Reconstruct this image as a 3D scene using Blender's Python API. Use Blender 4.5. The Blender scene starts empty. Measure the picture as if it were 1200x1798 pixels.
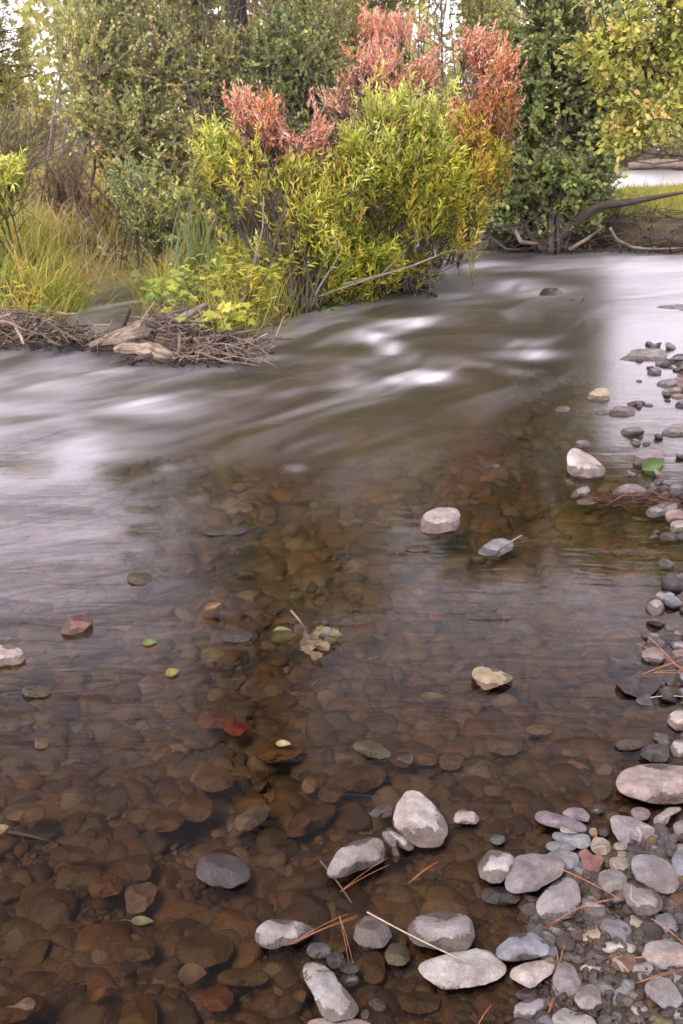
import bpy, math, random
import numpy as np
from mathutils import Vector

# ------------------------------------------------------------------ basics
SC = bpy.context.scene
COL = SC.collection
R = math.radians
rng = np.random.default_rng(11)
random.seed(11)

CAM_H, PITCH, FPX = 1.5, R(21.0), 1750.0          # eye height above the water, tilt, focal length in photo pixels
CU, CV = 600.0, 899.0
FWD = np.array([0, math.cos(PITCH), -math.sin(PITCH)])
UPV = np.array([0, math.sin(PITCH), math.cos(PITCH)])
RGT = np.array([1.0, 0, 0])
EYE = np.array([0, 0, CAM_H])


def ray(u, v):
    d = RGT * ((u - CU) / FPX) + UPV * (-(v - CV) / FPX) + FWD
    return d


def P(u, v, z=0.0):                                 # where the sight line meets the level z
    d = ray(u, v)
    return EYE + d * ((z - CAM_H) / d[2])


def PY(u, v, y):                                    # where the sight line meets the distance y
    d = ray(u, v)
    return EYE + d * (y / d[1])


def pxm(p):                                         # pixels per metre at a point
    return FPX / float(np.dot(np.asarray(p) - EYE, FWD))


def nrm(a):
    return a / np.maximum(np.linalg.norm(a, axis=-1, keepdims=True), 1e-9)


_H = np.random.default_rng(5).random(4096)


def vnoise(p, seed=0):                              # smooth value noise in 3-D, -1..1
    p = np.asarray(p, float)
    i = np.floor(p).astype(np.int64)
    f = p - i
    f = f * f * (3 - 2 * f)
    out = 0
    for dx in (0, 1):
        for dy in (0, 1):
            for dz in (0, 1):
                h = ((i[..., 0] + dx) * 73856093) ^ ((i[..., 1] + dy) * 19349663) ^ ((i[..., 2] + dz) * 83492791) ^ (seed * 2654435)
                w = (f[..., 0] if dx else 1 - f[..., 0]) * (f[..., 1] if dy else 1 - f[..., 1]) * (f[..., 2] if dz else 1 - f[..., 2])
                out = out + w * _H[h & 4095]
    return out * 2 - 1


def fbm(p, seed=0, o=3):
    a, s, t = 1.0, 0, 0
    for k in range(o):
        s = s + a * vnoise(np.asarray(p) * (2 ** k), seed + k * 7)
        t += a
        a *= 0.5
    return s / t


def mesh_obj(name, V, faces, mat, parent=None, col=None, smooth=False, attrs=None, vec=None, loc=None):
    """faces: list of integer arrays, each (n, 3) or (n, 4)"""
    V = np.asarray(V, np.float32)
    if loc is not None:
        V = V - np.asarray(loc, np.float32)
    me = bpy.data.meshes.new(name)
    me.vertices.add(len(V))
    me.vertices.foreach_set('co', V.ravel())
    tot, li, ls = 0, [], []
    for F in faces:
        F = np.asarray(F, np.int32)
        if not len(F):
            continue
        n = F.shape[1]
        li.append(F.ravel())
        ls.append(tot + np.arange(len(F)) * n)
        tot += F.size
    li = np.concatenate(li)
    ls = np.concatenate(ls)
    me.loops.add(tot)
    me.loops.foreach_set('vertex_index', li)
    me.polygons.add(len(ls))
    me.polygons.foreach_set('loop_start', ls.astype(np.int32))
    if smooth:
        me.polygons.foreach_set('use_smooth', np.ones(len(ls), bool))
    me.update(calc_edges=True)
    if col is not None:
        a = me.attributes.new('col', 'FLOAT_COLOR', 'POINT')
        c = np.ones((len(V), 4), np.float32)
        c[:, :3] = col
        a.data.foreach_set('color', c.ravel())
    for k, val in (attrs or {}).items():
        a = me.attributes.new(k, 'FLOAT', 'POINT')
        a.data.foreach_set('value', np.asarray(val, np.float32).ravel())
    for k, val in (vec or {}).items():
        a = me.attributes.new(k, 'FLOAT_VECTOR', 'POINT')
        a.data.foreach_set('vector', np.asarray(val, np.float32).ravel())
    if mat:
        me.materials.append(mat)
    o = bpy.data.objects.new(name, me)
    COL.objects.link(o)
    if loc is not None:
        o.location = tuple(float(q) for q in loc)
    if parent:
        o.parent = parent
        if loc is None:                              # world-space vertices under an empty: undo its place
            o.matrix_parent_inverse = parent.matrix_basis.inverted()
    return o


def tag(o, label=None, cat=None, group=None, kind=None):
    if label: o['label'] = label
    if cat: o['category'] = cat
    if group: o['group'] = group
    if kind: o['kind'] = kind
    return o


def empty(name, loc):
    o = bpy.data.objects.new(name, None)
    COL.objects.link(o)
    o.location = tuple(float(q) for q in loc)
    o.empty_display_size = 0.1
    return o


# ------------------------------------------------------------------ node helper
class NT:
    def __init__(s, name):
        s.m = bpy.data.materials.new(name)
        s.m.use_nodes = True
        s.t = s.m.node_tree
        s.t.nodes.clear()
        s.out = s.n('ShaderNodeOutputMaterial')

    def n(s, typ, ins=None, **kw):
        d = s.t.nodes.new(typ)
        for k, v in kw.items():
            setattr(d, k, v)
        for k, v in (ins or {}).items():
            s.set(d.inputs[k], v)
        return d

    def set(s, sock, v):
        if isinstance(v, bpy.types.NodeSocket):
            s.t.links.new(v, sock)
        elif isinstance(v, bpy.types.Node):
            s.t.links.new(v.outputs[0], sock)
        elif isinstance(v, (tuple, list)) and len(v) == 3 and len(sock.default_value) == 4:
            sock.default_value = (*v, 1)
        else:
            sock.default_value = v

    def math(s, op, a, b=0.0, c=None):
        d = s.n('ShaderNodeMath', {0: a, 1: b}, operation=op)
        if c is not None:
            s.set(d.inputs[2], c)
        return d.outputs[0]

    def mix(s, f, a, b, mode='MIX'):
        d = s.n('ShaderNodeMix', data_type='RGBA', blend_type=mode)
        s.set(d.inputs[0], f)
        s.set(d.inputs[6], a)
        s.set(d.inputs[7], b)
        return d.outputs[2]

    def ramp(s, f, lo, hi, a=0.0, b=1.0, smooth=True):
        d = s.n('ShaderNodeMapRange', {0: f, 1: lo, 2: hi, 3: a, 4: b})
        if smooth: d.interpolation_type = 'SMOOTHSTEP'
        return d.outputs[0]

    def noise(s, vec, scale, detail=3.0, rough=0.5, dist=0.0):
        d = s.n('ShaderNodeTexNoise', {'Scale': scale, 'Detail': detail, 'Roughness': rough, 'Distortion': dist})
        if vec is not None: s.set(d.inputs['Vector'], vec)
        return d.outputs['Fac']

    def attr(s, name, kind='GEOMETRY'):
        return s.n('ShaderNodeAttribute', attribute_name=name, attribute_type=kind)

    def end(s, sh):
        s.t.links.new(sh.outputs[0] if isinstance(sh, bpy.types.Node) else sh, s.out.inputs['Surface'])
        return s.m


# ------------------------------------------------------------------ materials
def stone_material(name, per_object):
    k = NT(name)
    tc = k.n('ShaderNodeTexCoord').outputs['Object']
    geo = k.n('ShaderNodeNewGeometry').outputs['Position']
    if per_object:
        oi = k.n('ShaderNodeObjectInfo')
        base = oi.outputs['Color']
        off = k.n('ShaderNodeVectorMath', {0: tc, 1: oi.outputs['Random']}, operation='ADD')
        k.set(off.inputs[1], k.n('ShaderNodeCombineXYZ', {0: k.math('MULTIPLY', oi.outputs['Random'], 9.0), 1: oi.outputs['Random'], 2: 0.0}).outputs[0])
        vec = off.outputs[0]
        wet_h = k.attr('wet_h', 'OBJECT').outputs['Fac']
        wet_n = k.attr('wet_n', 'OBJECT').outputs['Fac']
        algae = k.attr('algae', 'OBJECT').outputs['Fac']
    else:
        base = k.attr('col').outputs['Color']
        vec = geo
        wet_h, wet_n, algae = 0.020, 0.03, 0.45
    n1 = k.noise(vec, 22, 4, 0.6)
    n2 = k.noise(vec, 130, 4, 0.65)
    n3 = k.noise(vec, 420, 2, 0.6)
    n0 = k.noise(vec, 9, 3, 0.6, 0.6)
    base = k.mix(k.ramp(n0, 0.35, 0.65), base, k.mix(1.0, base, (0.80, 0.72, 0.66), 'MULTIPLY'))
    c = k.mix(k.ramp(n1, 0.3, 0.7), base, k.mix(1.0, base, (0.58, 0.56, 0.57), 'MULTIPLY'))
    c = k.mix(k.ramp(n2, 0.48, 0.72), c, k.mix(1.0, c, (1.30, 1.28, 1.25), 'MULTIPLY'))
    c = k.mix(k.ramp(n3, 0.58, 0.70), c, k.mix(1.0, c, (0.45, 0.43, 0.42), 'MULTIPLY'))
    if per_object:                                   # quartz veins in some of the stones
        vn = k.math('ABSOLUTE', k.math('SUBTRACT', k.noise(vec, 11, 2, 0.5, 0.4), 0.5))
        has = k.ramp(oi.outputs['Random'], 0.80, 0.84, smooth=False)
        c = k.mix(k.math('MULTIPLY', k.math('MULTIPLY', has, k.ramp(k.n('ShaderNodeSeparateXYZ', {0: geo}).outputs[2], 0.0, 0.01, 0.0, 0.38)), k.ramp(vn, 0.014, 0.004)), c, (0.55, 0.52, 0.50))
    z = k.n('ShaderNodeSeparateXYZ', {0: geo}).outputs[2]
    nw = k.noise(vec, 38, 4, 0.65)
    hz = k.math('SUBTRACT', k.math('SUBTRACT', z, wet_h), k.math('MULTIPLY', k.math('SUBTRACT', nw, 0.5), wet_n))
    wet = k.ramp(hz, 0.0015, -0.0015)
    under = k.ramp(z, 0.002, -0.012)
    alg = k.noise(geo, 14, 3, 0.6)
    wc = k.mix(1.0, c, (0.36, 0.31, 0.28), 'MULTIPLY')
    # the film of brown algae and silt that covers what always lies under water
    uc = k.mix(k.math('MULTIPLY', algae, k.ramp(alg, 0.30, 0.70, 0.3, 1.0)), k.mix(1.0, c, (0.72, 0.62, 0.52), 'MULTIPLY'), (0.15, 0.082, 0.028))
    c = k.mix(wet, c, k.mix(under, wc, uc))
    rough = k.math('MULTIPLY_ADD', wet, -0.64, 0.84)
    bmp = k.n('ShaderNodeBump', {'Strength': 0.8, 'Distance': 0.008, 'Height': k.math('ADD', k.math('MULTIPLY', n2, 0.7), k.math('MULTIPLY', n3, 0.35))})
    b = k.n('ShaderNodeBsdfPrincipled', {'Base Color': c, 'Roughness': rough, 'Normal': bmp.outputs[0]})
    k.set(b.inputs['Specular IOR Level'], k.math('MULTIPLY_ADD', wet, 0.25, 0.25))
    return k.end(b)


def leaf_material(name, trans=0.35, gloss=0.25):
    k = NT(name)
    col = k.attr('col').outputs['Color']
    d = k.n('ShaderNodeBsdfPrincipled', {'Base Color': col, 'Roughness': 0.5})
    d.inputs['Specular IOR Level'].default_value = gloss
    t = k.n('ShaderNodeBsdfTranslucent', {'Color': k.mix(1.0, col, (1.15, 1.12, 0.7), 'MULTIPLY')})
    return k.end(k.n('ShaderNodeMixShader', {0: trans, 1: d.outputs[0], 2: t.outputs[0]}))


def bark_material(name, c1, c2, scale=1.0, rough=0.85):
    k = NT(name)
    g = k.attr('grain').outputs['Vector']
    n1 = k.noise(g, 26 * scale, 5, 0.7, 0.3)
    n2 = k.noise(g, 90 * scale, 3, 0.6)
    c = k.mix(k.ramp(n1, 0.32, 0.68), c1, c2)
    c = k.mix(k.ramp(n2, 0.55, 0.75), c, k.mix(1.0, c, (0.4, 0.38, 0.37), 'MULTIPLY'))
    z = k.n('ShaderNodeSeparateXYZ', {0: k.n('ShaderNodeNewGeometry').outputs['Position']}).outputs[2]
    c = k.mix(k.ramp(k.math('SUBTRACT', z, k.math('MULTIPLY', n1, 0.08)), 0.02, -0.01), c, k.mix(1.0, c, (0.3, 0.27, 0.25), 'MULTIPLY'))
    bmp = k.n('ShaderNodeBump', {'Strength': 0.8, 'Distance': 0.012, 'Height': k.math('ADD', n1, k.math('MULTIPLY', n2, 0.4))})
    return k.end(k.n('ShaderNodeBsdfPrincipled', {'Base Color': c, 'Roughness': rough, 'Normal': bmp.outputs[0]}))


def simple_material(name, c, rough=0.7):
    k = NT(name)
    geo = k.n('ShaderNodeNewGeometry').outputs['Position']
    n = k.noise(geo, 60, 3, 0.6)
    cc = k.mix(k.ramp(n, 0.35, 0.7), c, k.mix(1.0, c, (0.55, 0.52, 0.5), 'MULTIPLY'))
    return k.end(k.n('ShaderNodeBsdfPrincipled', {'Base Color': cc, 'Roughness': rough}))


M_STONE = stone_material('river_stone', True)
M_PEBBLE = stone_material('river_gravel', False)
M_LEAF = leaf_material('broad_leaf', 0.38)
M_WILLOW = leaf_material('willow_leaf', 0.35)
M_GRASS = leaf_material('grass_blade', 0.4, 0.2)
M_DEADLEAF = leaf_material('fallen_leaf', 0.2, 0.5)
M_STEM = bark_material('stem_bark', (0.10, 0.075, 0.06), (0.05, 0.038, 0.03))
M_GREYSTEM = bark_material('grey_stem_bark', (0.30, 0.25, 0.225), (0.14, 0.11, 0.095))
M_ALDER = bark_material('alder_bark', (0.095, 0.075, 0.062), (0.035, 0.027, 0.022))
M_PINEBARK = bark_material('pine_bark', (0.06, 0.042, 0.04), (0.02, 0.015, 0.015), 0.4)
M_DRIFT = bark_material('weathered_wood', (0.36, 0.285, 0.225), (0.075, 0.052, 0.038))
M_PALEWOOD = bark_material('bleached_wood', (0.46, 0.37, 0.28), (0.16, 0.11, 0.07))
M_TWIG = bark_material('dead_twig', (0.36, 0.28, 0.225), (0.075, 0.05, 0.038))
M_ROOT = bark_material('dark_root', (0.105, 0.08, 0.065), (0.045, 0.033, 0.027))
M_NEEDLE = simple_material('dry_pine_needle', (0.42, 0.155, 0.07), 0.45)
M_STRAW = simple_material('dry_straw', (0.55, 0.43, 0.30), 0.5)

STONE_COL = dict(grey=(.36, .335, .345), pale=(.50, .465, .455), white=(.60, .555, .54), blue=(.33, .35, .40), mauve=(.285, .245, .27),
                 red=(.35, .175, .16), brick=(.50, .14, .10), tan=(.44, .37, .31), pink=(.44, .355, .33), brown=(.20, .125, .08),
                 ochre=(.33, .19, .05), dark=(.13, .115, .12), olive=(.22, .19, .09), lilac=(.36, .345, .385), rust=(.34, .15, .06), cream=(.52, .44, .30))

for _k in STONE_COL:
    STONE_COL[_k] = tuple(q * .86 for q in STONE_COL[_k])
# ------------------------------------------------------------------ the lie of the land
def poly_world(pts):
    return np.array([P(u, v)[:2] if not w else (u, v) for (u, v, w) in [(q + (0,))[:3] for q in pts]])


def sdist(poly, x, y):                               # >0 inside
    d = np.full(x.shape, 1e9)
    inside = np.zeros(x.shape, bool)
    n = len(poly)
    for i in range(n):
        ax, ay = poly[i]
        bx, by = poly[(i + 1) % n]
        ex, ey = bx - ax, by - ay
        t = np.clip(((x - ax) * ex + (y - ay) * ey) / (ex * ex + ey * ey + 1e-12), 0, 1)
        d = np.minimum(d, np.hypot(x - ax - t * ex, y - ay - t * ey))
        c = ((ay > y) != (by > y)) & (x < (bx - ax) * (y - ay) / (by - ay + 1e-12) + ax)
        inside ^= c
    return np.where(inside, d, -d)


ISLAND = poly_world([(150, 612), (215, 630), (300, 638), (400, 626), (450, 598), (490, 574), (560, 544), (640, 519), (725, 513), (745, 492),
                     (735, 472), (640, 452), (500, 462), (380, 478), (280, 496), (228, 545), (205, 590)])
DRIFTBAR = poly_world([(-500, 640), (0, 612), (150, 606), (215, 590), (150, 578), (60, 566), (-500, 575)])
BACKBANK = poly_world([(-700, 600), (-60, 570), (60, 566), (140, 566), (158, 540), (166, 490), (215, 466), (300, 448), (500, 432), (700, 414),
                       (780, 392), (840, 366), (900, 338), (1000, 312), (1060, 297), (1200, 290), (1500, 285), (90, 60, 1), (90, 300, 1), (-200, 300, 1), (-60, 6, 1)])
ALDERBAR = poly_world([(842, 398), (862, 430), (940, 442), (1050, 432), (1200, 440), (1500, 452), (1900, 440), (1700, 372), (1300, 342), (1180, 347),
                       (1080, 352), (960, 356), (880, 372)])
GRAVELBAR = poly_world([(700, 1900), (800, 1760), (850, 1640), (850, 1560), (930, 1450), (1040, 1418), (1110, 1410), (1200, 1395), (1330, 1330), (1500, 1330), (1500, 2600), (500, 2600)])
SIDEBAR = poly_world([(1330, 1330), (1215, 1290), (1195, 1220), (1160, 1170), (1190, 1100), (1205, 1000), (1180, 930), (1165, 870), (1185, 760), (1175, 690), (1150, 630),
                      (1230, 590), (1500, 600), (1800, 800), (1800, 1330)])
NARROWS = [(P(1050, 540), 1.6), (P(800, 560), 1.8), (P(560, 640), 1.5)]


def H(x, y):
    x = np.asarray(x, float); y = np.asarray(y, float)
    q = np.stack([x, y, 0 * x], -1)
    sg = np.maximum(sdist(GRAVELBAR, x, y), sdist(SIDEBAR, x, y))
    # the bed deepens away from the gravel bar
    z = -0.035 - 0.10 * np.clip(-sg / 1.1, 0, 1) - 0.10 * np.clip((-sg - 1.1) / 3, 0, 1)
    z = np.where(sg > 0, -0.035 + 0.040 * np.clip(sg / 0.16, 0, 1) + 0.12 * np.clip((sg - 0.5) / 1.2, 0, 1) ** 1.5, z)
    z = z + 0.012 * fbm(q * 3.1, 3)
    def land(poly, top, w, z, bump=0.05):
        d = sdist(poly, x, y)
        t = np.clip((d + 0.12) / w, 0, 1)
        t = t * t * (3 - 2 * t)
        return np.where(d > -0.12, np.maximum(z, z * (1 - t) + t * (top + bump * fbm(q * 1.7, 9))), z)
    z = land(ISLAND, 0.16, 0.55, z)
    z = land(DRIFTBAR, 0.07, 0.4, z, 0.03)
    z = land(BACKBANK, 0.42, 1.1, z, 0.10)
    z = land(ALDERBAR, 0.30, 0.45, z)
    d = np.clip(sdist(BACKBANK, x, y) - 3, 0, 200)
    z = z + np.where(y > 8, 0.022 * d, 0)
    return z


def hz(x, y):
    return float(H(np.array([x]), np.array([y]))[0])


def persp_grid(y0, y1, rows, cols, smax):
    a = np.linspace(-5, y0, 10)[:-1]
    b = y0 * (y1 / y0) ** np.linspace(0, 1, rows)
    ys = np.concatenate([a, b])
    s = np.linspace(-1, 1, cols)
    s = np.sign(s) * (0.55 * np.abs(s) + 0.45 * np.abs(s) ** 3) * smax
    X = s[None, :] * (np.maximum(ys, 0.3)[:, None] * 0.75 + 1.2)
    Y = np.repeat(ys[:, None], cols, 1)
    r, c = len(ys), cols
    i = (np.arange(r - 1)[:, None] * c + np.arange(c - 1)[None, :]).ravel()
    F = np.stack([i, i + 1, i + c + 1, i + c], -1)
    return X.ravel(), Y.ravel(), F


X, Y, F = persp_grid(0.7, 130, 420, 300, 2.6)
Z = H(X, Y)
k = NT('stream_bed_and_bank_soil')
geo = k.n('ShaderNodeNewGeometry').outputs['Position']
z = k.n('ShaderNodeSeparateXYZ', {0: geo}).outputs[2]
n1 = k.noise(geo, 30, 5, 0.7)
n2 = k.noise(geo, 3, 4, 0.6)
sand = k.mix(k.ramp(n1, 0.35, 0.65), (0.10, 0.058, 0.028), (0.04, 0.025, 0.014))
soil = k.mix(k.ramp(n1, 0.35, 0.65), (0.055, 0.038, 0.027), (0.12, 0.085, 0.055))
thatch = k.mix(k.ramp(n2, 0.35, 0.65), (0.22, 0.17, 0.075), (0.13, 0.13, 0.05))
c = k.mix(k.ramp(z, 0.03, 0.08), sand, soil)
c = k.mix(k.ramp(k.math('ADD', z, k.math('MULTIPLY', k.math('SUBTRACT', n1, 0.5), 0.2)), 0.2, 0.36), c, thatch)
bm = k.n('ShaderNodeBump', {'Strength': 0.9, 'Distance': 0.03, 'Height': n1})
M_GROUND = k.end(k.n('ShaderNodeBsdfPrincipled', {'Base Color': c, 'Roughness': 0.85, 'Normal': bm.outputs[0]}))
ground = tag(mesh_obj('ground', np.stack([X, Y, Z], -1), [F], M_GROUND, smooth=True), kind='structure')

# ------------------------------------------------------------------ the stream surface
FLOW = np.array([-0.62, -0.785])                     # downstream: from the far right to the near left
CROSS = np.array([0.785, -0.62])
X, Y, F = persp_grid(0.7, 75, 640, 380, 1.7)
q0 = np.stack([X, Y, 0 * X], -1)


def sstep(t):
    t = np.clip(t, 0, 1)
    return t * t * (3 - 2 * t)


warp = 0.35 * np.stack([fbm(q0 * 0.6, 21), fbm(q0 * 0.6, 22)], -1)
al = (X + warp[:, 0]) * FLOW[0] + (Y + warp[:, 1]) * FLOW[1]
cr = (X + warp[:, 0]) * CROSS[0] + (Y + warp[:, 1]) * CROSS[1]
# where the water runs fast: the chute round the willow, then the tail along the left
dr = np.maximum(sdist(GRAVELBAR, X, Y), sdist(SIDEBAR, X, Y))
fast = sstep((Y - 3.6 + 0.5 * X * (X < 0)) / 2.2) * sstep((-dr - 0.05 + .25 * fbm(q0 * 1.3, 51)) / 2.0) * sstep((60 - Y) / 30)
mid = sstep((Y - 1.5) / 1.6 + np.clip(-X, -0.3, 2) * 0.45 - 0.25) * sstep((-dr - 0.35) / 1.2)
turb = np.clip(0.18 * mid + 0.82 * fast, 0, 1)

# the lines the current draws: distance along and across the main thread
CL = poly_world([(1700, 462), (1200, 478), (1000, 505), (850, 545), (700, 600), (560, 655), (350, 718), (100, 785), (-300, 880), (-900, 1020)])
dcl = np.concatenate([[0], np.cumsum(np.hypot(*np.diff(CL, axis=0).T))])
tt = np.linspace(0, dcl[-1], 80)
CLs = np.stack([np.interp(tt, dcl, CL[:, 0]), np.interp(tt, dcl, CL[:, 1])], -1)
for _ in range(30): CLs[1:-1] = (CLs[:-2] + 2 * CLs[1:-1] + CLs[2:]) / 4
tang = np.gradient(CLs, axis=0); tang /= np.linalg.norm(tang, axis=1, keepdims=True)
d2 = (X[:, None] - CLs[None, :, 0]) ** 2 + (Y[:, None] - CLs[None, :, 1]) ** 2
wgt = np.exp(-(np.sqrt(d2) - np.sqrt(d2.min(1, keepdims=True))) / .9)
wgt /= wgt.sum(1, keepdims=True)
fs = (wgt * (tt[None] + (X[:, None] - CLs[None, :, 0]) * tang[None, :, 0] + (Y[:, None] - CLs[None, :, 1]) * tang[None, :, 1])).sum(1)
fn_ = (wgt * (-(X[:, None] - CLs[None, :, 0]) * tang[None, :, 1] + (Y[:, None] - CLs[None, :, 1]) * tang[None, :, 0])).sum(1)
FL = np.stack([fs + warp[:, 0], fn_ + warp[:, 1], 0 * X], -1)
# white water where rocks break the flow, plus broad blobs painting sky sheen: (u, v, half width px, half height px, strength, slant)
RIFF_SHEEN = [(612, 655, 40, 16, 1.0, 0), (640, 640, 60, 9, .7, -.2), (680, 607, 34, 13, 1.0, .5), (760, 662, 48, 8, .95, .1), (705, 632, 50, 9, .6, -.2), (890, 648, 30, 7, .55, .3),
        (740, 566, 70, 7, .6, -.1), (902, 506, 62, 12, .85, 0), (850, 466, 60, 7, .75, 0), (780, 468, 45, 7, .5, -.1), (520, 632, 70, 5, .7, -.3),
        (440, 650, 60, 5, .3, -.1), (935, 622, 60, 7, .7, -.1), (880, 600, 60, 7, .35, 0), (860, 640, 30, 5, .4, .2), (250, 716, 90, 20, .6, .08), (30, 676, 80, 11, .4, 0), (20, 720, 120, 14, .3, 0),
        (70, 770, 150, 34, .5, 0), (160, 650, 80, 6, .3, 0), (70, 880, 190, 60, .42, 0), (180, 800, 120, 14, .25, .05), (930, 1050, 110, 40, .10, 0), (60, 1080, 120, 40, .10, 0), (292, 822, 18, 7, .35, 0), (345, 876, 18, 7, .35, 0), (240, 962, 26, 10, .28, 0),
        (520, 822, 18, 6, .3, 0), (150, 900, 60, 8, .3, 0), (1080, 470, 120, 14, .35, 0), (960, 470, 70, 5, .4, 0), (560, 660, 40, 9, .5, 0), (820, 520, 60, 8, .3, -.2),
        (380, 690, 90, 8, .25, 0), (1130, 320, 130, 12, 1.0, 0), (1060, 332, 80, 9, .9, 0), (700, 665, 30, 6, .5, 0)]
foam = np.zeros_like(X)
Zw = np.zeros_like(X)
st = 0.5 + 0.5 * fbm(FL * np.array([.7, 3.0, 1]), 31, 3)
for (u, v, a, b, s, sl) in RIFF_SHEEN:
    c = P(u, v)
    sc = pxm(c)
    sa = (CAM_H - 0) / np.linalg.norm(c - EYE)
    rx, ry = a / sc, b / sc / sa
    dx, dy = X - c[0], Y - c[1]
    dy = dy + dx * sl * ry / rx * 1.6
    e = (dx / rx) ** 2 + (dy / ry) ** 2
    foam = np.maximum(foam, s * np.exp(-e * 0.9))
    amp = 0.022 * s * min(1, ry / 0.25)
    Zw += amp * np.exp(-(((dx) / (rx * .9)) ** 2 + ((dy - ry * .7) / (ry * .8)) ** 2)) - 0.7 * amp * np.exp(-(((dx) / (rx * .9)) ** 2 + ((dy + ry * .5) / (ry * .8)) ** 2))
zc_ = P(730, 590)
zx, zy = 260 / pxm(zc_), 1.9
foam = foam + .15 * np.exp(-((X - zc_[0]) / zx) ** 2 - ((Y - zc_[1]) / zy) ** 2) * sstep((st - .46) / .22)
foam = foam * .86 * (0.16 + 1.05 * sstep((st - 0.28) / 0.42)) + 0.03 * fast * sstep((st - 0.45) / 0.3)  # the fast-water term is a pale veil that paints in sky sheen
foam = foam + 0.10 * sstep((Y - 3.0) / 2.4) * sstep((9 - Y) / 2) * sstep((-dr - .7) / 1.2) * sstep((st - 0.36) / 0.35)  # mid-stream veil: aerated water together with painted lilac sky reflection
Zw += fast * 0.028 * fbm(FL * np.array([.55, 1.9, 1]), 41, 2) * sstep((30 - Y) / 10)
Zw += 0.004 * mid * fbm(np.stack([X * 1.6, Y * 4.0, 0 * X], -1), 43, 2)
Zw *= sstep((Y + 0.2) / 1.0)

k = NT('stream_water')
geo = k.n('ShaderNodeNewGeometry').outputs['Position']
fa = k.attr('foam').outputs['Fac']
tu = k.attr('turb').outputs['Fac']
rot = k.attr('flow').outputs['Vector']   # stretch along the flow
mp = k.n('ShaderNodeMapping', {'Vector': rot, 'Scale': (0.55, 2.5, 1)})
s1 = k.noise(mp.outputs[0], 1.5, 3, 0.5, 0.5)
mp2 = k.n('ShaderNodeMapping', {'Vector': geo, 'Scale': (0.8, 2.6, 1)})
s2 = k.noise(mp2.outputs[0], 4.5, 3, 0.5, 0.5)
hgt = k.math('ADD', k.math('MULTIPLY', s1, k.math('MULTIPLY_ADD', tu, 0.050, 0.003)), k.math('MULTIPLY', s2, k.math('MULTIPLY_ADD', tu, 0.005, 0.006)))
bm = k.n('ShaderNodeBump', {'Strength': 0.6, 'Distance': 0.55, 'Height': hgt})
fr = k.n('ShaderNodeFresnel', {'IOR': 1.333, 'Normal': bm.outputs[0]})
gl = k.n('ShaderNodeBsdfGlossy', {'Color': (1, 1, 1), 'Roughness': k.math('MULTIPLY_ADD', tu, 0.10, k.attr('ruf').outputs['Fac']), 'Normal': bm.outputs[0]})
tr = k.n('ShaderNodeBsdfTransparent', {'Color': (0.72, 0.655, 0.575)})
rf = k.n('ShaderNodeBsdfRefraction', {'Color': (0.80, 0.74, 0.66), 'Roughness': 0.32, 'IOR': 1.12, 'Normal': bm.outputs[0]})   # churned water blurs what lies under it
bl = k.n('ShaderNodeMixShader', {0: k.ramp(tu, 0.12, 0.8, 0.0, 0.72), 1: tr.outputs[0], 2: rf.outputs[0]})
w = k.n('ShaderNodeMixShader', {0: fr.outputs[0], 1: bl.outputs[0], 2: gl.outputs[0]})
fd = k.n('ShaderNodeBsdfDiffuse', {'Color': (0.74, 0.70, 0.79)})  # foam white, its lilac cast also painting reflected sky
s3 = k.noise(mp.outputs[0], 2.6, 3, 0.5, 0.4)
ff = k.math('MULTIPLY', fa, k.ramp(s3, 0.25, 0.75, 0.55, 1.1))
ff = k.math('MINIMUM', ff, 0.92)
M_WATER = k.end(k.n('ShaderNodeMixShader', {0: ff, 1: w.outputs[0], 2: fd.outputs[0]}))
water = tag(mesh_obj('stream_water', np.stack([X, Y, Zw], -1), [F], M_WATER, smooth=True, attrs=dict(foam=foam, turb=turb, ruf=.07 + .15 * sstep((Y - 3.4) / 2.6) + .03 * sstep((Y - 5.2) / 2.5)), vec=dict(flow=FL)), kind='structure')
# ------------------------------------------------------------------ stones
def ico(sub):
    t = (1 + 5 ** 0.5) / 2
    v = [(-1, t, 0), (1, t, 0), (-1, -t, 0), (1, -t, 0), (0, -1, t), (0, 1, t), (0, -1, -t), (0, 1, -t), (t, 0, -1), (t, 0, 1), (-t, 0, -1), (-t, 0, 1)]
    f = [(0, 11, 5), (0, 5, 1), (0, 1, 7), (0, 7, 10), (0, 10, 11), (1, 5, 9), (5, 11, 4), (11, 10, 2), (10, 7, 6), (7, 1, 8), (3, 9, 4), (3, 4, 2), (3, 2, 6),
         (3, 6, 8), (3, 8, 9), (4, 9, 5), (2, 4, 11), (6, 2, 10), (8, 6, 7), (9, 8, 1)]
    v = [np.array(q) / np.linalg.norm(q) for q in v]
    for _ in range(sub):
        cache, nf = {}, []
        def mid(a, b):
            key = (min(a, b), max(a, b))
            if key not in cache:
                m = v[a] + v[b]
                v.append(m / np.linalg.norm(m))
                cache[key] = len(v) - 1
            return cache[key]
        for a, b, c in f:
            ab, bc, ca = mid(a, b), mid(b, c), mid(c, a)
            nf += [(a, ab, ca), (b, bc, ab), (c, ca, bc), (ab, bc, ca)]
        f = nf
    return np.array(v), np.array(f)


ICO = {s: ico(s) for s in (2, 3, 4)}


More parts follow.
